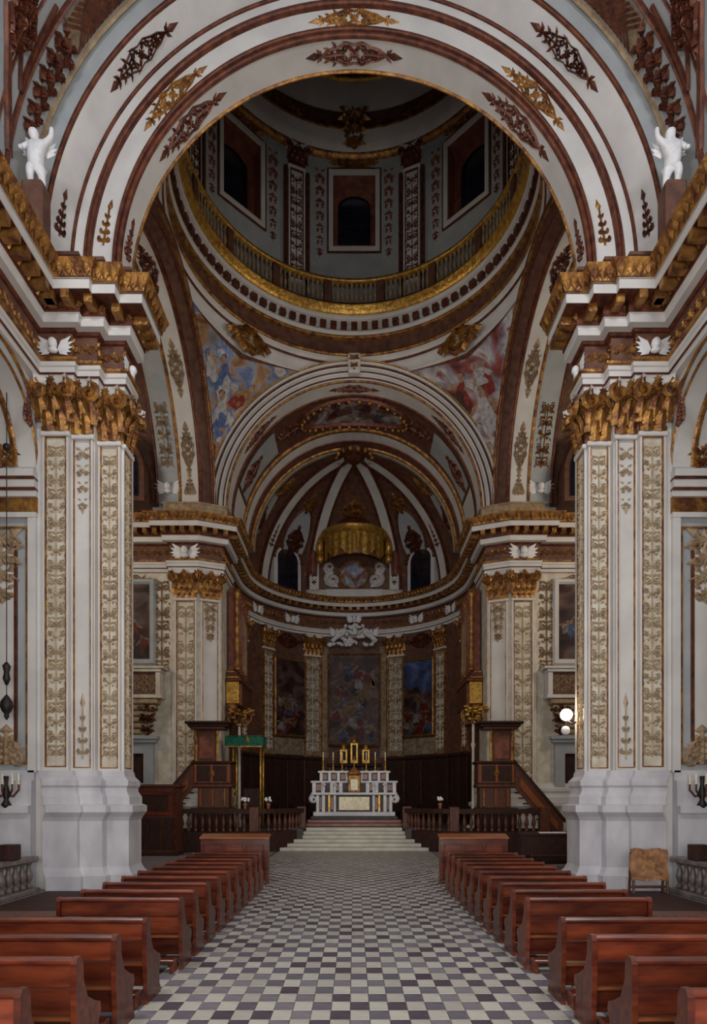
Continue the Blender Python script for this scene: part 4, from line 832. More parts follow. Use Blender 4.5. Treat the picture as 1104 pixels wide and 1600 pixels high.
# ---------------- pews
def pew_meshes(L):
    e = .05; d = {}
    d['end'] = MB().prism([(-.05, 0), (.45, 0), (.45, .05), (.41, .10), (.39, .28), (.45, .38), (.43, .45), (.32, .49), (.17, .57), (.09, .72), (.07, .90), (.03, .95), (-.04, .95), (-.06, .90), (-.06, .5), (-.03, .22)], 0, e, 'x').mesh('end_panel', 'wood')
    d['top'] = MB().bbox(.02, L-.02, -.055, .045, .885, .945, .02).mesh('top_rail', 'wood')
    d['b1'] = MB().bbox(e, L-e, -.03, .02, .70, .885, .008).mesh('back_board', 'wood')
    d['b2'] = MB().bbox(e, L-e, -.022, .028, .475, .69, .008).mesh('back_board', 'wood')
    d['seat'] = MB().bbox(e, L-e, .0, .41, .405, .445, .012).mesh('seat', 'woodedge')
    d['skirt'] = MB().bbox(e, L-e, .12, .15, .16, .405, .008).mesh('under_seat_board', 'wood')
    d['kneel'] = MB().bbox(e, L-e, -.26, -.07, .13, .18, .012).mesh('kneeler', 'wood')
    d['leg'] = MB().bbox(0, .05, -.25, -.04, 0, .13, .01).mesh('kneeler_bracket', 'wood')
    d['shelf'] = MB().bbox(e, L-e, -.17, -.03, .63, .65, .006).mesh('book_ledge', 'wood')
    return d
PM = {L: pew_meshes(L) for L in (1.65, 4.7)}
ORD = ['nearest', 'second nearest', 'third nearest', 'fourth nearest', 'fifth nearest', 'sixth nearest', 'seventh nearest', 'eighth nearest', 'ninth nearest', 'tenth nearest', 'eleventh nearest', 'twelfth nearest', 'thirteenth nearest', 'fourteenth nearest']
PY = [4.4, 5.27, 6.14, 7.03, 8.46, 9.2, 10.0, 10.8, 11.6, 12.4, 13.2, 14.0, 14.75, 15.5]
for sx, sd in SIDES:
    for i, y in enumerate(PY):
        L = 4.7 if i < 4 else 1.65
        x0 = 2.26 if sx > 0 else -2.26-L
        p = empty('pew', (x0, y, 0), 0, '%s wooden pew %s of the aisle, %s to the viewer' % ('long red-brown' if i < 4 else 'short red-brown', sd, ORD[i]), 'pew', 'pews %s of the aisle' % sd)
        d = PM[L]
        place(d['end'], 'end_panel', p); place(d['end'], 'end_panel', p, (L-.05, 0, 0)); place(d['top'], 'top_rail', p)
        place(d['b1'], 'back_board', p); place(d['b2'], 'back_board', p); place(d['seat'], 'seat', p); place(d['skirt'], 'under_seat_board', p)
        k = place(d['kneel'], 'kneeler', p); place(d['leg'], 'kneeler_bracket', k, (.06, 0, 0)); place(d['leg'], 'kneeler_bracket', k, (L-.11, 0, 0))
    # tall desk closing the front of the pew block
    dk = empty('prayer_desk', (2.26 if sx > 0 else -2.26-1.75, 16.75, 0), 0, 'tall red-brown kneeling desk ahead of the %s pews' % sd, 'desk', 'prayer desks before the pews')
    MB().bbox(0, 1.75, 0, .05, .1, 1.2, .01).build('front_panel', 'wood', dk)
    for k in range(3): MB().bbox(.1+k*.54, .1+k*.54+.46, -.025, 0, .35, 1.05, .015).build('raised_panel', 'wood', dk)
    MB().prism([(-.04, 1.2), (.36, 1.28), (.36, 1.32), (-.04, 1.24)], -.03, 1.78, 'x').build('sloping_top', 'woodedge', dk)
    for x in (0, 1.7): MB().prism([(-.03, 0), (.38, 0), (.34, .3), (.34, 1.28), (-.03, 1.2)], x, x+.05, 'x').build('end_panel', 'wood', dk)
    # low dark platform with benches between pews and chapel
    pl = empty('low_platform', (sx*5.6, 11.6, 0), 0, 'low dark wooden platform between %s pews and chapel rail' % sd, 'platform')
    for k in range(8): MB().bbox(-1.5, 1.5, -3.2+k*.8, -3.2+k*.8+.785, 0, .12, .01).build('plank', 'wooddark', pl)
    lb = empty('low_bench', (sx*5.7, 9.9, .12), 0, 'low dark kneeling bench on the %s platform' % sd, 'bench')
    MB().bbox(-1.3, 1.3, -.2, .2, .30, .36, .015).build('seat', 'woodmid', lb)
    for x in (-1.15, 1.1): MB().prism([(-.17, 0), (.17, 0), (.12, .3), (-.12, .3)], x, x+.05, 'x').build('leg', 'wooddark', lb)
    MB().bbox(-1.1, 1.1, -.02, .02, .1, .2, .01).build('stretcher', 'wooddark', lb)
    # chapel balustrade
    cb = empty('chapel_balustrade', (sx*7.75, 14.0, 0), 0, 'marble balustrade closing the %s side chapel' % sd, 'balustrade')
    MB().bbox(-.2, .2, -1.4, 1.42, 0, .12, .02).build('plinth', 'brownmarble', cb)
    MB().bbox(-.17, .17, -1.4, 1.42, .74, .87, .03).build('top_rail', 'brownmarble', cb)
    bmsh = MB().join(BAL, lambda x, y, z: (x*.95, y*.95, .12+z*.8)).mesh('baluster', 'brownmarble', True)
    for k in range(8): place(bmsh, 'baluster', cb, (0, -.85+k*.3, 0))
    MB().bbox(-.2, .2, -1.4, -1.05, .12, 1.2, .03).build('post', 'darkstone', cb)
    MB().bbox(-.19, .19, .15, .55, .87, 1.22, .02).build('gate_block', 'wooddark', cb)
# ---------------- leaning board, side benches, confessional
kb = empty('leaning_board', (6.62, 14.3, .12), 0, 'rough tan wooden board leaning in front of the right pier plinth', 'board')
m = MB(); m.grid(lambda a, b: (-.42+.84*a+.14*b+.02*sin(9*b), .42*b+.03*sin(7*a+5*b), .30+.68*b+.02*sin(11*a)), lin(0, 1, 9), lin(0, 1, 9)); m.grid(lambda a, b: (-.42+.84*a+.14*b+.02*sin(9*b), .42*b+.06+.03*sin(7*a+5*b), .29+.68*b+.02*sin(11*a)), lin(0, 1, 9), lin(0, 1, 9)); m.build('board', 'rough', kb)
for x in (-.36, .40): MB().tube([(x, .05, 0), (x+.02, .1, .36)], .03, 6).build('leg', 'woodmid', kb); MB().tube([(x+.06, .42, 0), (x+.1, .42, .9)], .03, 6).build('leg', 'woodmid', kb)
MB().bbox(-.4, .45, .06, .1, .12, .18, .01).build('stretcher', 'woodmid', kb)
sb = empty('side_bench', (6.5, 21.0, 0), 0, 'dark bench-desk with a white paper, right behind the pews', 'bench')
MB().bbox(-1.0, 1.0, .0, .06, .1, 1.05, .01).build('front_panel', 'wooddark', sb); MB().prism([(-.06, 1.05), (.4, 1.12), (.4, 1.16), (-.06, 1.09)], -1.05, 1.05, 'x').build('sloping_top', 'wooddark', sb)
for x in (-1.02, .97): MB().prism([(-.03, 0), (.42, 0), (.38, 1.1), (-.03, 1.05)], x, x+.05, 'x').build('end_panel', 'wooddark', sb)
MB().bbox(-.9, .9, -.55, -.2, .4, .45, .01).build('seat', 'wooddark', sb)
for x in (-.85, .8): MB().box(x, x+.05, -.52, -.02, 0, .4).build('seat_bracket', 'wooddark', sb)
props(MB().bbox(-.4, .5, 0, .2, 0, .012, .003).xf(lambda x, y, z: (6.5+x, 21.05+y, 1.1095+z+y*.152)).build('paper_sheet', 'paper'), 'white paper lying on the dark side bench', 'paper')
cs = empty('confessional', (-7.85, 25.2, 0), 0, 'reddish wooden confessional box behind the left pier', 'confessional')
MB().bbox(-.85, .85, 0, 1.0, .12, 2.7, .02).build('body', 'woodmid', cs); MB().bbox(-.95, .95, -.06, 1.05, 2.7, 2.82, .03).build('cornice', 'woodmid', cs); MB().bbox(-.9, .9, -.05, 1.02, 0, .14, .02).build('plinth', 'wooddark', cs)
frame_rect(MB(), lambda u, h, z: (u, -h, z), -.55, .55, 1.75, 2.4, .14, .05).build('panel_frame', 'wood', cs); MB().box(-.55, .55, -.02, 0, 1.75, 2.4).build('panel', 'wooddark', cs)
for u in (-.8, -.26, .28): MB().bbox(u, u+.5, -.03, 0, .25, 1.5, .02).build('door', 'wooddark', cs)
for u in (-.86, .76): MB().bbox(u, u+.1, -.07, 0, .14, 2.7, .02).build('post', 'wood', cs)
# ---------------- choir balustrades
for sx, sd in SIDES:
    cb = empty('choir_balustrade', (sx*4.5, 27.2, 0), 0, 'dark choir balustrade sweeping in to the steps on the %s' % sd, 'balustrade')
    path = [(8.0, 27.0), (4.2, 27.0), (3.8, 27.1), (3.5, 27.35), (3.15, 27.8), (2.9, 28.15), (2.68, 28.55), (2.52, 28.95), (2.42, 29.4)]
    path = [(sx*(x-4.5), y-27.2) for x, y in path]; sde = 1 if sx < 0 else -1
    sweep([(-.22, 0), (.22, 0), (.22, .18), (.17, .22), (.17, .72), (.22, .78), (.22, .86), (-.22, .86), (-.22, 0)], path, -sde).build('plinth', 'wooddark', cb)
    sweep([(-.17, 1.62), (.17, 1.62), (.2, 1.68), (.2, 1.78), (.17, 1.82), (-.17, 1.82), (-.17, 1.62)], path, -sde).build('top_rail', 'wooddark', cb)
    bmsh = MB().join(BAL, lambda x, y, z: (x, y, .86+z*.97)).mesh('baluster', 'woodmid', True)
    for x, y, nx, ny in along(path, 1, .3, 0): place(bmsh, 'baluster', cb, (x, y, 0))
    for j in (0, 1, 8):
        px, py = path[j]; MB().bbox(px-.2, px+.2, py-.2, py+.2, .86, 1.9, .02).build('post', 'woodmid', cb)
    # pulpit with stair, backboard and sounding board
    pu = empty('pulpit', (sx*6.15, 27.7, 0), 0, 'carved walnut pulpit with stair and canopy before the %s choir pier' % sd, 'pulpit', 'pair of carved pulpits')
    B = lambda nm, x0, x1, y0, y1, z0, z1, mt, b=.02, par=None: MB().bbox(min(x0*sx, x1*sx), max(x0*sx, x1*sx), y0, y1, z0, z1, b).build(nm, mt, par or pu)
    B('base', -.85, .85, -.15, .6, 0, 1.75, 'wooddark'); B('base_moulding', -.92, .92, -.2, .62, 1.7, 1.85, 'wooddark', .04)
    B('body', -.75, .6, -.1, .55, 1.85, 2.75, 'woodmid'); B('body_moulding', -.9, .8, -.2, .6, 2.72, 2.9, 'woodmid', .05)
    for x in (-.62, -.1, .42): B('body_column', x, x+.1, -.18, -.1, 1.9, 2.7, 'gilt' if x < -.3 else 'woodedge', .03)
    pp = B('parapet', -.85, .75, -.2, .55, 2.9, 3.75, 'woodmid'); B('parapet_rail', -.95, .85, -.28, .6, 3.75, 3.87, 'wooddark', .04)
    for x in (-.65, .05): 
        B('parapet_panel', x, x+.55, -.24, -.2, 3.02, 3.65, 'wooddark', .03, pp)
    t = MB(); rosette(t, -.05*sx, 3.35, .16, .08); t.xf(lambda u, h, z: (u, -.22-h, z)).build('parapet_boss', 'gold', pp)
    for x in (-.8, -.08, .62): B('parapet_post', x, x+.09, -.26, -.19, 2.92, 3.74, 'woodedge', .02, pp)
    bb = B('backboard', -.2, .85, .4, .5, 3.85, 5.3, 'woodmid'); B('backboard_panel', 0, .65, .36, .4, 4.0, 5.15, 'redmarble', .02, bb)
    for x in (-.22, .72): B('backboard_edge', x, x+.12, .34, .42, 3.87, 5.3, 'gold' if x < 0 else 'gilt', .03, bb)
    B('sounding_board', -.75, 1.0, -.3, .62, 5.34, 5.46, 'wooddark', .04); B('sounding_board_crown', -.85, 1.12, -.38, .66, 5.46, 5.58, 'wooddark', .05); B('sounding_board_base', -.6, .9, -.2, .6, 5.24, 5.36, 'woodmid', .03)
    sr = MB().prism([(.75*sx, 2.75), (.75*sx, 3.8), (2.85*sx, 1.3), (2.85*sx, .35)], -.12, -.02); srail = sr.build('stair_side', 'woodmid', pu)
    MB().prism([(.75*sx, 3.78), (.75*sx, 3.94), (2.95*sx, 1.38), (2.95*sx, 1.22)], -.17, .05).build('handrail', 'wooddark', srail)
    MB().prism([(1.0*sx, 2.75), (1.0*sx, 3.15), (2.6*sx, 1.25), (2.6*sx, .88)], -.15, -.11).build('stair_panel', 'woodedge', srail)
    for k in range(11): B('stair_tread', .72+.19*k, .72+.19*k+.24, 0, .55, 2.72-.235*k, 2.77-.235*k, 'wooddark', .01)
    # tall gilt candelabrum
    cd = empty('candelabrum', (sx*5.36, 28.85 if sx > 0 else 29.9, .93), 0, 'tall candelabrum with gilt leaf cluster %s' % ('by the right pulpit' if sx > 0 else 'above the green canopy'), 'candelabrum', 'pair of tall candelabra')
    MB().lathe([(.32, 0), (.32, .08), (.2, .16), (.1, .3), (.14, .45), (.07, .6), (.06, 3.6), (.11, 3.75), (.06, 3.9), (.06, 4.75), (.12, 4.8)], 12).build('shaft', 'cream', cd, True)
    m = MB(); rr = random.Random(5)
    for k in range(34):
        a = rr.random()*6.28; q = rr.random(); r = .15+.5*q
        m.ball((r*cos(a), r*sin(a)*.8, 4.85+.42*q+.35*rr.random()), .13, .1, .07, 6, 4)
    m.build('leaf_cluster', 'gold' if sx > 0 else 'gilt', cd, True)
    m = MB()
    for k in range(7):
        a = 2*pi*k/7; m.tube([(0, 0, 4.75), (.3*cos(a), .3*sin(a), 4.7), (.55*cos(a), .5*sin(a), 5.0), (.55*cos(a), .5*sin(a), 5.3)], .035, 5)
    m.build('branches', 'gilt', cd, True)
    # organ gallery on the choir wall
    og = empty('organ_case', (sx*6.08, 30.3, 6.6), 0, 'red and gold organ case on the %s choir wall' % sd, 'organ')
    G = lambda nm, x0, x1, y0, y1, z0, z1, mt, b=.03: MB().bbox(min(-x0*sx, -x1*sx), max(-x0*sx, -x1*sx), y0, y1, z0, z1, b).build(nm, mt, og)
    G('case', .05, .45, .3, 3.3, 1.4, 5.7, 'redmarble'); G('end_box', 0.02, .62, -.05, .35, .15, 1.2, 'gold'); G('gallery', .05, .7, .35, 3.3, .1, 1.2, 'giltdark')
    for k in range(4): G('stepped_console', 0.02, .75-.12*k, -.12+.06*k, 3.3, 1.2+.14*k, 1.33+.14*k, 'gilt' if k % 2 else 'giltdark')
    for k in range(6):
        MB().lathe([(.16, 1.75), (.16, 1.85), (.11, 1.95), (.12, 3.4), (.1, 5.2), (.16, 5.3), (.18, 5.6)], 10, (-sx*(.5-.02*k), .15+.6*k, 0)).build('column', 'gilt' if k in (0, 3) else 'redmarble', og, True)
    for k in range(9): MB().lathe([(.06, 1.9), (.07, 2.2), (.07, 4.4+.12*(4-abs(k-4))), (0.001, 4.5+.12*(4-abs(k-4)))], 8, (-sx*.47, .5+.28*k, 0)).build('organ_pipe', 'tan', og, True)
    t = MB()
    for k in range(5): t.ball((-sx*(.3), -.1+.5*k, -.05-.1*(k % 2)), .28, .3, .2)
    t.build('leaf_corbel', 'gilt', og, True)
    G('wall_bracket', -.02, .3, .0, 3.3, -.6, .12, 'giltdark')
# ---------------- green throne canopy
th_ = empty('throne_canopy', (-4.9, 28.98, .93), 0, 'green cloth canopy with gold emblem on slender gilt poles', 'canopy')
MB().bbox(-.85, .85, -.5, .5, 4.05, 4.14, .03).build('canopy_top', 'green', th_)
m = MB()
pts = [(-.85, .5)]+[(-.85, -.5)]+[(-.85+1.7*k/12, -.5) for k in range(13)]+[(.85, .5)]
m.grid(lambda i, q: (pts[i][0], pts[i][1]-.02*(i % 2)*q, 4.1-q*(.42+.06*(i % 2))), list(range(len(pts))), [0, 1]); m.build('valance', 'green', th_)
t = MB(); rosette(t, 0, 3.92, .12, .05); leaf(t, 0, 3.95, pi/2, .16, .1, .05); t.xf(lambda u, h, z: (u+.15, -.54-h, z)).build('emblem', 'gold', th_)
MB().box(-.85, .85, -.56, -.545, 3.62, 3.67).build('fringe', 'gilt', th_)
for x, y in ((-.5, -.4), (.72, -.4), (-.5, .42), (.72, .42)): MB().tube([(x, y, 0), (x, y, 4.08)], .045, 8).build('pole', 'gold', th_, True)
tc_ = empty('throne', (-4.7, 29.1, .93), 0, 'dark throne chair under the green canopy', 'chair')
MB().bbox(-.4, .4, -.35, .3, .42, .52, .03).build('seat', 'wooddark', tc_); MB().bbox(-.4, .4, .24, .32, .52, 1.8, .03).build('backrest', 'wooddark', tc_)
for x in (-.38, .3):
    for y in (-.32, .22): MB().bbox(x, x+.08, y, y+.08, 0, .43, .01).build('leg', 'wooddark', tc_)
    MB().bbox(x, x+.08, -.35, .25, .78, .86, .02).build('armrest', 'wooddark', tc_); MB().bbox(x, x+.08, -.33, -.25, .5, .8, .01).build('arm_post', 'wooddark', tc_)
# ---------------- high altar
al = empty('high_altar', (0, 31.3, .93), 0, 'white and dark marble high altar with gilt tabernacle', 'altar')
A = lambda nm, x0, x1, y0, y1, z0, z1, mt, b=.02, p=None: MB().bbox(x0, x1, y0, y1, z0, z1, b).build(nm, mt, p or al)
A('predella', -2.5, 2.5, -1.1, 1.5, 0, .16, 'redmarble'); A('predella', -2.25, 2.25, -.75, 1.5, .16, .32, 'redmarble'); A('predella', -2.1, 2.1, -.4, 1.5, .32, .47, 'darkstone')
A('plinth', -2.0, 2.0, -.12, .95, .47, .68, 'marble'); A('core', -1.9, 1.9, 0, .9, .68, 1.5, 'darkstone')
A('antependium', -.75, .75, -.06, 0, .76, 1.42, 'silver', .01)
for s in (-1, 1):
    for x, w_ in ((.95, .12), (1.22, .12), (1.5, .16), (1.78, .14)): A('pillar', s*x-w_/2, s*x+w_/2, -.12, .02, .68, 1.5, 'statue' if x != 1.22 else 'gold')
    A('inlay', min(s*1.02, s*1.16), max(s*1.02, s*1.16), -.05, 0, .78, 1.4, 'redmarble', .01); A('inlay', min(s*1.6, s*1.7), max(s*1.6, s*1.7), -.05, 0, .78, 1.4, 'redmarble', .01)
    m = MB(); t = MB(); spiral(t, s*1.98, 1.3, .2, pi/2, 1.4, .1, .08, -s); t.xf(lambda u, h, z: (u, -.1-h, z)).build('scroll', 'statue', al)
A('mensa', -2.1, 2.1, -.2, .95, 1.5, 1.62, 'statue', .03)
A('lower_gradine', -2.05, 2.05, .3, .95, 1.62, 2.12, 'darkstone')
for x in (-1.98, -1.54, -1.1, -.66, .66, 1.1, 1.54, 1.98): A('gradine_block', x-.09, x+.09, .24, .32, 1.62, 2.12, 'statue', .02)
for k in range(9):
    x = -1.76+.44*k
    if abs(x) > .3: A('inlay_panel', x-.13, x+.13, .26, .3, 1.72, 2.03, 'darkstone' if k % 2 else 'redmarble', .01)
A('gradine_shelf', -2.15, 2.15, .2, .98, 2.1, 2.2, 'statue', .03)
A('upper_gradine', -1.7, 1.7, .45, .95, 2.2, 2.62, 'darkstone')
for x in (-1.64, -1.22, -.78, -.35, .35, .78, 1.22, 1.64): A('gradine_block', x-.07, x+.07, .40, .48, 2.2, 2.62, 'statue', .02)
for x in (-1.45, -1.0, -.55, .55, 1.0, 1.45): A('inlay_panel', x-.12, x+.12, .41, .45, 2.27, 2.55, 'redmarble', .01)
A('top_shelf', -1.8, 1.8, .38, 1.0, 2.6, 2.7, 'statue', .03)
tb = A('tabernacle', -.32, .32, .0, .5, 1.62, 2.5, 'gilt', .05); A('tabernacle_door', -.2, .2, -.04, .02, 1.72, 2.3, 'silver', .03, tb); MB().lathe([(.36, 2.5), (.38, 2.56), (.25, 2.7), (.08, 2.85), (.001, 2.95)], 14, (0, .3, 0)).build('tabernacle_cap', 'gilt', tb, True)
m = MB().tube([(0, .3, 2.9), (0, .3, 3.4)], .03, 6); m.tube([(-.14, .3, 3.22), (.14, .3, 3.22)], .025, 6); m.build('cross', 'gold', tb)
stick = [MB().lathe([(.11, 0), (.09, .04), (.03, .1), (.045, .22), (.025, .34), (.03, .5), (.07, .56)], 10).mesh('stem', 'gold', True), MB().lathe([(.03, .56), (.03, .92), (.005, .95)], 8).mesh('candle', 'wax', True)]
names_ = ['leftmost', 'second from left', 'third from left', 'third from right', 'second from right', 'rightmost']
for k, x in enumerate((-1.55, -1.05, -.6, .6, 1.05, 1.55)):
    c = empty('candlestick', (x, 31.95, 3.63), 0, 'gilt candlestick on the high altar top shelf, %s' % names_[k], 'candlestick', 'altar candlesticks'); place(stick[0], 'stem', c); place(stick[1], 'candle', c)
for k, x in enumerate((-1.5, -.95, .95, 1.5)):
    c = empty('altar_vase', (x, 31.3+.05, 2.55), 0, 'small white altar vase on the mensa, %s' % ('far left', 'left of the tabernacle', 'right of the tabernacle', 'far right')[k], 'vase', 'vases on the altar')
    MB().lathe([(.05, 0), (.07, .03), (.04, .08), (.09, .2), (.05, .3), (.07, .34)], 10).build('body', 'statue', c, True)
    t = MB()
    for j in range(7): t.ball((.07*cos(j*.9), .07*sin(j*.9), .38+.03*(j % 3)), .05, n=6, m=4)
    t.build('flowers', 'statue', c, True)
# ---------------- choir stalls, throne back and three gilt reliquaries behind the altar
def stall_meshes():
    return [('back_panel', MB().bbox(-.52, .52, 0, .1, 0, 3.75, .02).mesh('back_panel', 'wooddark')), ('crest', MB().bbox(-.55, .55, -.12, .12, 3.75, 3.95, .04).mesh('crest', 'wooddark')),
            ('sunk_panel', MB().bbox(-.36, .36, -.03, 0, 1.4, 3.4, .02).mesh('sunk_panel', 'wooddark')), ('seat', MB().bbox(-.48, .48, -.5, 0, .45, .52, .02).mesh('seat', 'wooddark')),
            ('armrest', MB().bbox(-.54, -.46, -.55, 0, 0, 1.0, .03).mesh('armrest', 'wooddark'))]
SM = stall_meshes(); k = 0
places = ['first', 'second', 'third', 'fourth', 'fifth', 'sixth']
for s in (-1, 1):
    for j in range(6):
        th = s*R_(24+11*j); r = 6.2
        c = empty('choir_stall', (r*sin(th), AY+r*cos(th), .93), -th, 'dark walnut choir stall, %s %s of the altarpiece along the apse' % (places[j], 'left' if s < 0 else 'right'), 'stall', 'choir stalls along the apse')
        for nm, me in SM: place(me, nm, c)
tb_ = empty('wooden_screen', (0, 39.6, .93), 0, 'tall dark wooden screen below the altarpiece, behind the altar', 'screen')
MB().bbox(-1.6, 1.6, 0, .4, 0, 3.3, .03).build('panel', 'wooddark', tb_); MB().bbox(-1.7, 1.7, -.2, .5, 3.3, 3.5, .04).build('shelf', 'wooddark', tb_)
for x in (-1.5, -.5, .5, 1.5): MB().bbox(x-.09, x+.09, -.06, 0, .1, 3.3, .03).build('stile', 'woodmid', tb_)
for k, (x, h) in enumerate(((-.65, 1.05), (0, 1.45), (.72, 1.05))):
    rq = empty('reliquary', (x, 39.55, 4.43), 0, 'gilt reliquary with dark hollow centre, %s of three above the altar' % ('left', 'tall middle one', 'right')[k], 'reliquary', 'gilt reliquaries')
    MB().bbox(-.24, .24, -.14, .14, 0, .1, .02).build('foot', 'gold', rq)
    frame_rect(MB(), lambda u, q, z: (u, -q, z), -.12, .12, .18, h-.3, .1, .2, -.1).build('case', 'gold', rq); MB().box(-.12, .12, 0, .08, .18, h-.3).build('hollow', 'wooddark', rq)
    MB().lathe([(.24, h-.2), (.26, h-.16), (.14, h-.05), (.16, h+.02), (.05, h+.12), (.001, h+.2)], 10).build('finial', 'gold', rq, True)
# ---------------- pictures
def picture(label, cx, cy, rz, w, z0, z1, mt, fm='gilt', fwid=.14):
    p = empty('painting', (cx, cy, z0), rz, label, 'painting'); h = z1-z0
    MB().box(-w/2, w/2, -.05, .02, 0, h).build('canvas', mt, p)
    fq = MB(); F = lambda u, q, z: (u, -q, z)
    n = [(0, .06), (.3*fwid, .16), (.7*fwid, .13), (fwid, 0)]
    cs_ = [(-w/2, 0), (w/2, 0), (w/2, h), (-w/2, h)]
    for i in range(4):
        a, b = cs_[i], cs_[(i+1) % 4]; sg = lambda c: (1 if c[0] > 0 else -1, 1 if c[1] > 0 else -1)
        fq.grid(lambda e, q: ((lambda c: (c[0]+sg(c)[0]*q[0], -q[1], c[1]+sg(c)[1]*q[0]))(a if e == 0 else b)), [0, 1], n)
    fq.build('frame', fm, p); return p
def people(pic, w, h, n, seed, top=1.0):
    rr = random.Random(seed); L_ = sorted([(rr.uniform(-.38, .38)*w, rr.uniform(.1, top)*h*.9, rr.uniform(.5, .8), rr.uniform(-.7, .7), rr.choice((1, 2, 3, 3, 4, 5)), rr.choice((2, 3, 4, 5, 5))) for _ in range(n)], key=lambda q: -q[1])
    figures(L_, seed).xf(lambda u, hh, v: (max(-w/2, min(w/2, u)), -.053-hh, max(0, min(h, v)))).build('painted_figures', PND, pic)
people(picture('large dark altarpiece of crowded figures at the centre of the apse', 0, AY+AR-.35, 0, 3.1, 5.7, 11.35, 'pic_c'), 3.1, 5.65, 26, 4)
for s, lab, mt in ((-1, 'tall dark apse picture left of the altarpiece', 'pic_d'), (1, 'apse picture with blue sky right of the altarpiece', 'pic_b')):
    t = s*R_(39.5); pc = picture(lab, (AR-.3)*sin(t), AY+(AR-.3)*cos(t), -t, 2.1, 6.2, 10.7, 'pic_d'); people(pc, 2.1, 4.5, 11, 8+s, .55)
    if s > 0: MB().prism([(-1.05, 4.5), (-1.05, 3.2), (-.6, 2.75), (-.1, 2.95), (.4, 2.5), (.8, 2.7), (1.05, 2.3), (1.05, 4.5)], -.0515, -.04).build('painted_sky', 'pic_b', pc)
for s, lab in ((-1, 'dark framed picture on the left transept wall above the gallery'), (1, 'dark framed picture on the right transept wall above the gallery')):
    people(picture(lab, s*10.45, 29.15, 0, 2.3, 8.6, 12.0, 'pic_d', 'grey' if s < 0 else 'white', .28), 2.3, 3.4, 6, 20+s, .6)
# ---------------- wall lamp on the right pier, hanging chain and sconces on the left
lm = empty('wall_lamp', (5.9, 16.95, 4.3), 0, 'wall lamp with a lit globe on the right pier edge', 'lamp')
MB().tube([(.05, 0, 0), (-.1, .12, -.05), (-.2, .2, .05)], .03, 6).build('bracket', 'iron', lm, True); MB().ball((-.22, .2, .2), .16, n=16, m=10).build('globe', 'globe', lm, True); MB().ball((-.24, .2, -.22), .12, n=14, m=8).build('lower_globe', 'statue', lm, True)
MB().tube([(-.2, .2, .05), (-.24, .2, -.12)], .02, 6).build('stem', 'iron', lm)
hc = empty('hanging_lamp', (-8.25, 15.2, 4.2), 0, 'dark sanctuary lamp on a long thin chain in the left chapel arch', 'lamp')
MB().tube([(0, 0, .5), (0, 0, 7.75)], .012, 5).build('chain', 'iron', hc); MB().ball((0, 0, 6.4), .09).build('chain_knob', 'iron', hc, True); MB().lathe([(.02, 1.3), (.1, 1.2), (.06, 1.05), (.09, .9), (.03, .75)], 8).build('tassel', 'iron', hc, True)
MB().lathe([(.02, .52), (.05, .48), (.13, .36), (.15, .24), (.1, .12), (.05, .06), (.06, .0), (.01, -.08)], 14).build('lamp_body', 'iron', hc, True)
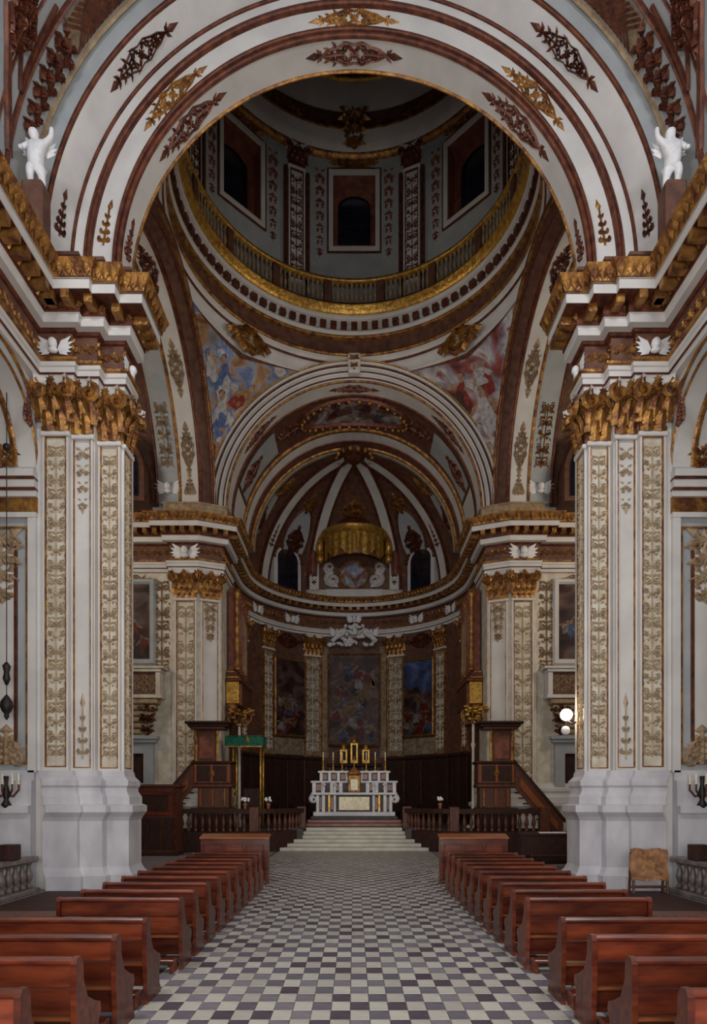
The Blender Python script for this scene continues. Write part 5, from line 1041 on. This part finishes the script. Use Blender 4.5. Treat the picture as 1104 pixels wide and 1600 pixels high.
for sx, sd in SIDES:
    sc = empty('wall_sconce', (sx*8.45, 15.55, 2.1), 0, 'dark branched candle sconce on the %s chapel jamb' % sd, 'sconce', 'chapel sconces')
    MB().lathe([(.03, -.1), (.12, 0), (.05, .12), (.09, .3), (.04, .5), (.06, .7)], 10).build('stem', 'iron', sc, True)
    for k in range(5):
        a = pi+pi*k/4; MB().tube([(0, 0, .3), (.16*cos(a), .16*sin(a)*.6, .2), (.3*cos(a), .3*sin(a)*.6, .36), (.3*cos(a), .3*sin(a)*.6, .5)], .025, 5).build('arm', 'giltdark', sc, True)
        MB().lathe([(.05, .5), (.02, .53), (.02, .75), (.004, .77)], 8, (.3*cos(a), .3*sin(a)*.6, 0)).build('candle', 'wax', sc)
    # white putto standing on the nave cornice
    me = bpy.data.meshes.new('putto'); J = {'pel': (0, 0, .95, .26), 'bel': (0, -.02, 1.2, .27), 'che': (.04*sx, 0, 1.5, .26), 'nec': (.05*sx, 0, 1.72, .12), 'hea': (.08*sx, -.04, 1.95, .22), 'top': (.09*sx, -.04, 2.1, .15),
        'ls': (-.28, 0, 1.58, .13), 'le': (-.5, -.1, 1.35, .10), 'lh': (-.45, -.3, 1.2, .08), 'rs': (.32, 0, 1.58, .13), 're': (.58, -.05, 1.8, .10), 'rh': (.62, -.12, 2.1, .08),
        'lk': (-.18, -.16, .5, .16), 'lf': (-.18, .0, .1, .10), 'lt': (-.2, -.16, .05, .08), 'rk': (.2, -.02, .5, .16), 'rf': (.22, .08, .1, .10), 'rt': (.24, -.1, .05, .08)}
    ky = list(J); E = ['pel-bel', 'bel-che', 'che-nec', 'nec-hea', 'hea-top', 'che-ls', 'ls-le', 'le-lh', 'che-rs', 'rs-re', 're-rh', 'pel-lk', 'lk-lf', 'lf-lt', 'pel-rk', 'rk-rf', 'rf-rt']
    me.from_pydata([(-sx*J[q][0], J[q][1], J[q][2]) for q in ky], [tuple(ky.index(x) for x in e.split('-')) for e in E], []); me.materials.append(M['statue'])
    o = bpy.data.objects.new('putto_body', me); COL.objects.link(o); sk = o.modifiers.new('skin', 'SKIN'); sk.use_smooth_shade = True
    for q, v in zip(ky, me.skin_vertices[0].data): v.radius = (J[q][3],)*2; v.use_root = (q == 'pel')
    o.modifiers.new('sub', 'SUBSURF').levels = 2; o.modifiers['sub'].render_levels = 2
    MB().bbox(sx*7.25-.24, sx*7.25+.24, 14.36, 14.84, 14.87, 16.2, .05).build('statue_pedestal', 'umber', bpy.data.objects['wall_'+sd])
    rt_ = empty('cherub_statue', (sx*7.25, 14.6, 16.2), 0, 'white plaster cherub standing on the %s nave cornice' % sd, 'statue', 'cherubs on the cornice'); o.parent = rt_; rt_.scale = (.62, .62, .62)
    t = MB()
    for q in (-1, 1):
        for k in range(4): 
            w_ = MB(); leaf(w_, 0, 0, (0 if q > 0 else pi)+q*(1.0-.35*k), .75-.08*k, .26, .06); t.join(w_, lambda x, y, z: (x+q*.12, .22-y, z+1.45))
    t.build('wings', 'statue', rt_)
# ---------------- flower vases along the choir rails
for k, (x, z, lab) in enumerate(((3.65, 1.82, 'white flower vase on the right choir rail'), (-3.65, 1.82, 'white flower vase on the left choir rail near the steps'), (-4.6, 1.82, 'white flower vase farther along the left choir rail'))):
    c = empty('flower_vase', (x, 27.0 if abs(x) > 4.2 else 27.22, z), 0, lab, 'vase', 'flower vases')
    MB().lathe([(.06, 0), (.08, .03), (.05, .08), (.1, .18), (.06, .26)], 10).build('body', 'woodedge', c, True)
    t = MB(); rr = random.Random(k)
    for j in range(11): t.ball((.14*rr.uniform(-1, 1), .1*rr.uniform(-1, 1), .34+.14*rr.random()), .055, n=6, m=4)
    t.build('flowers', 'statue', c, True)
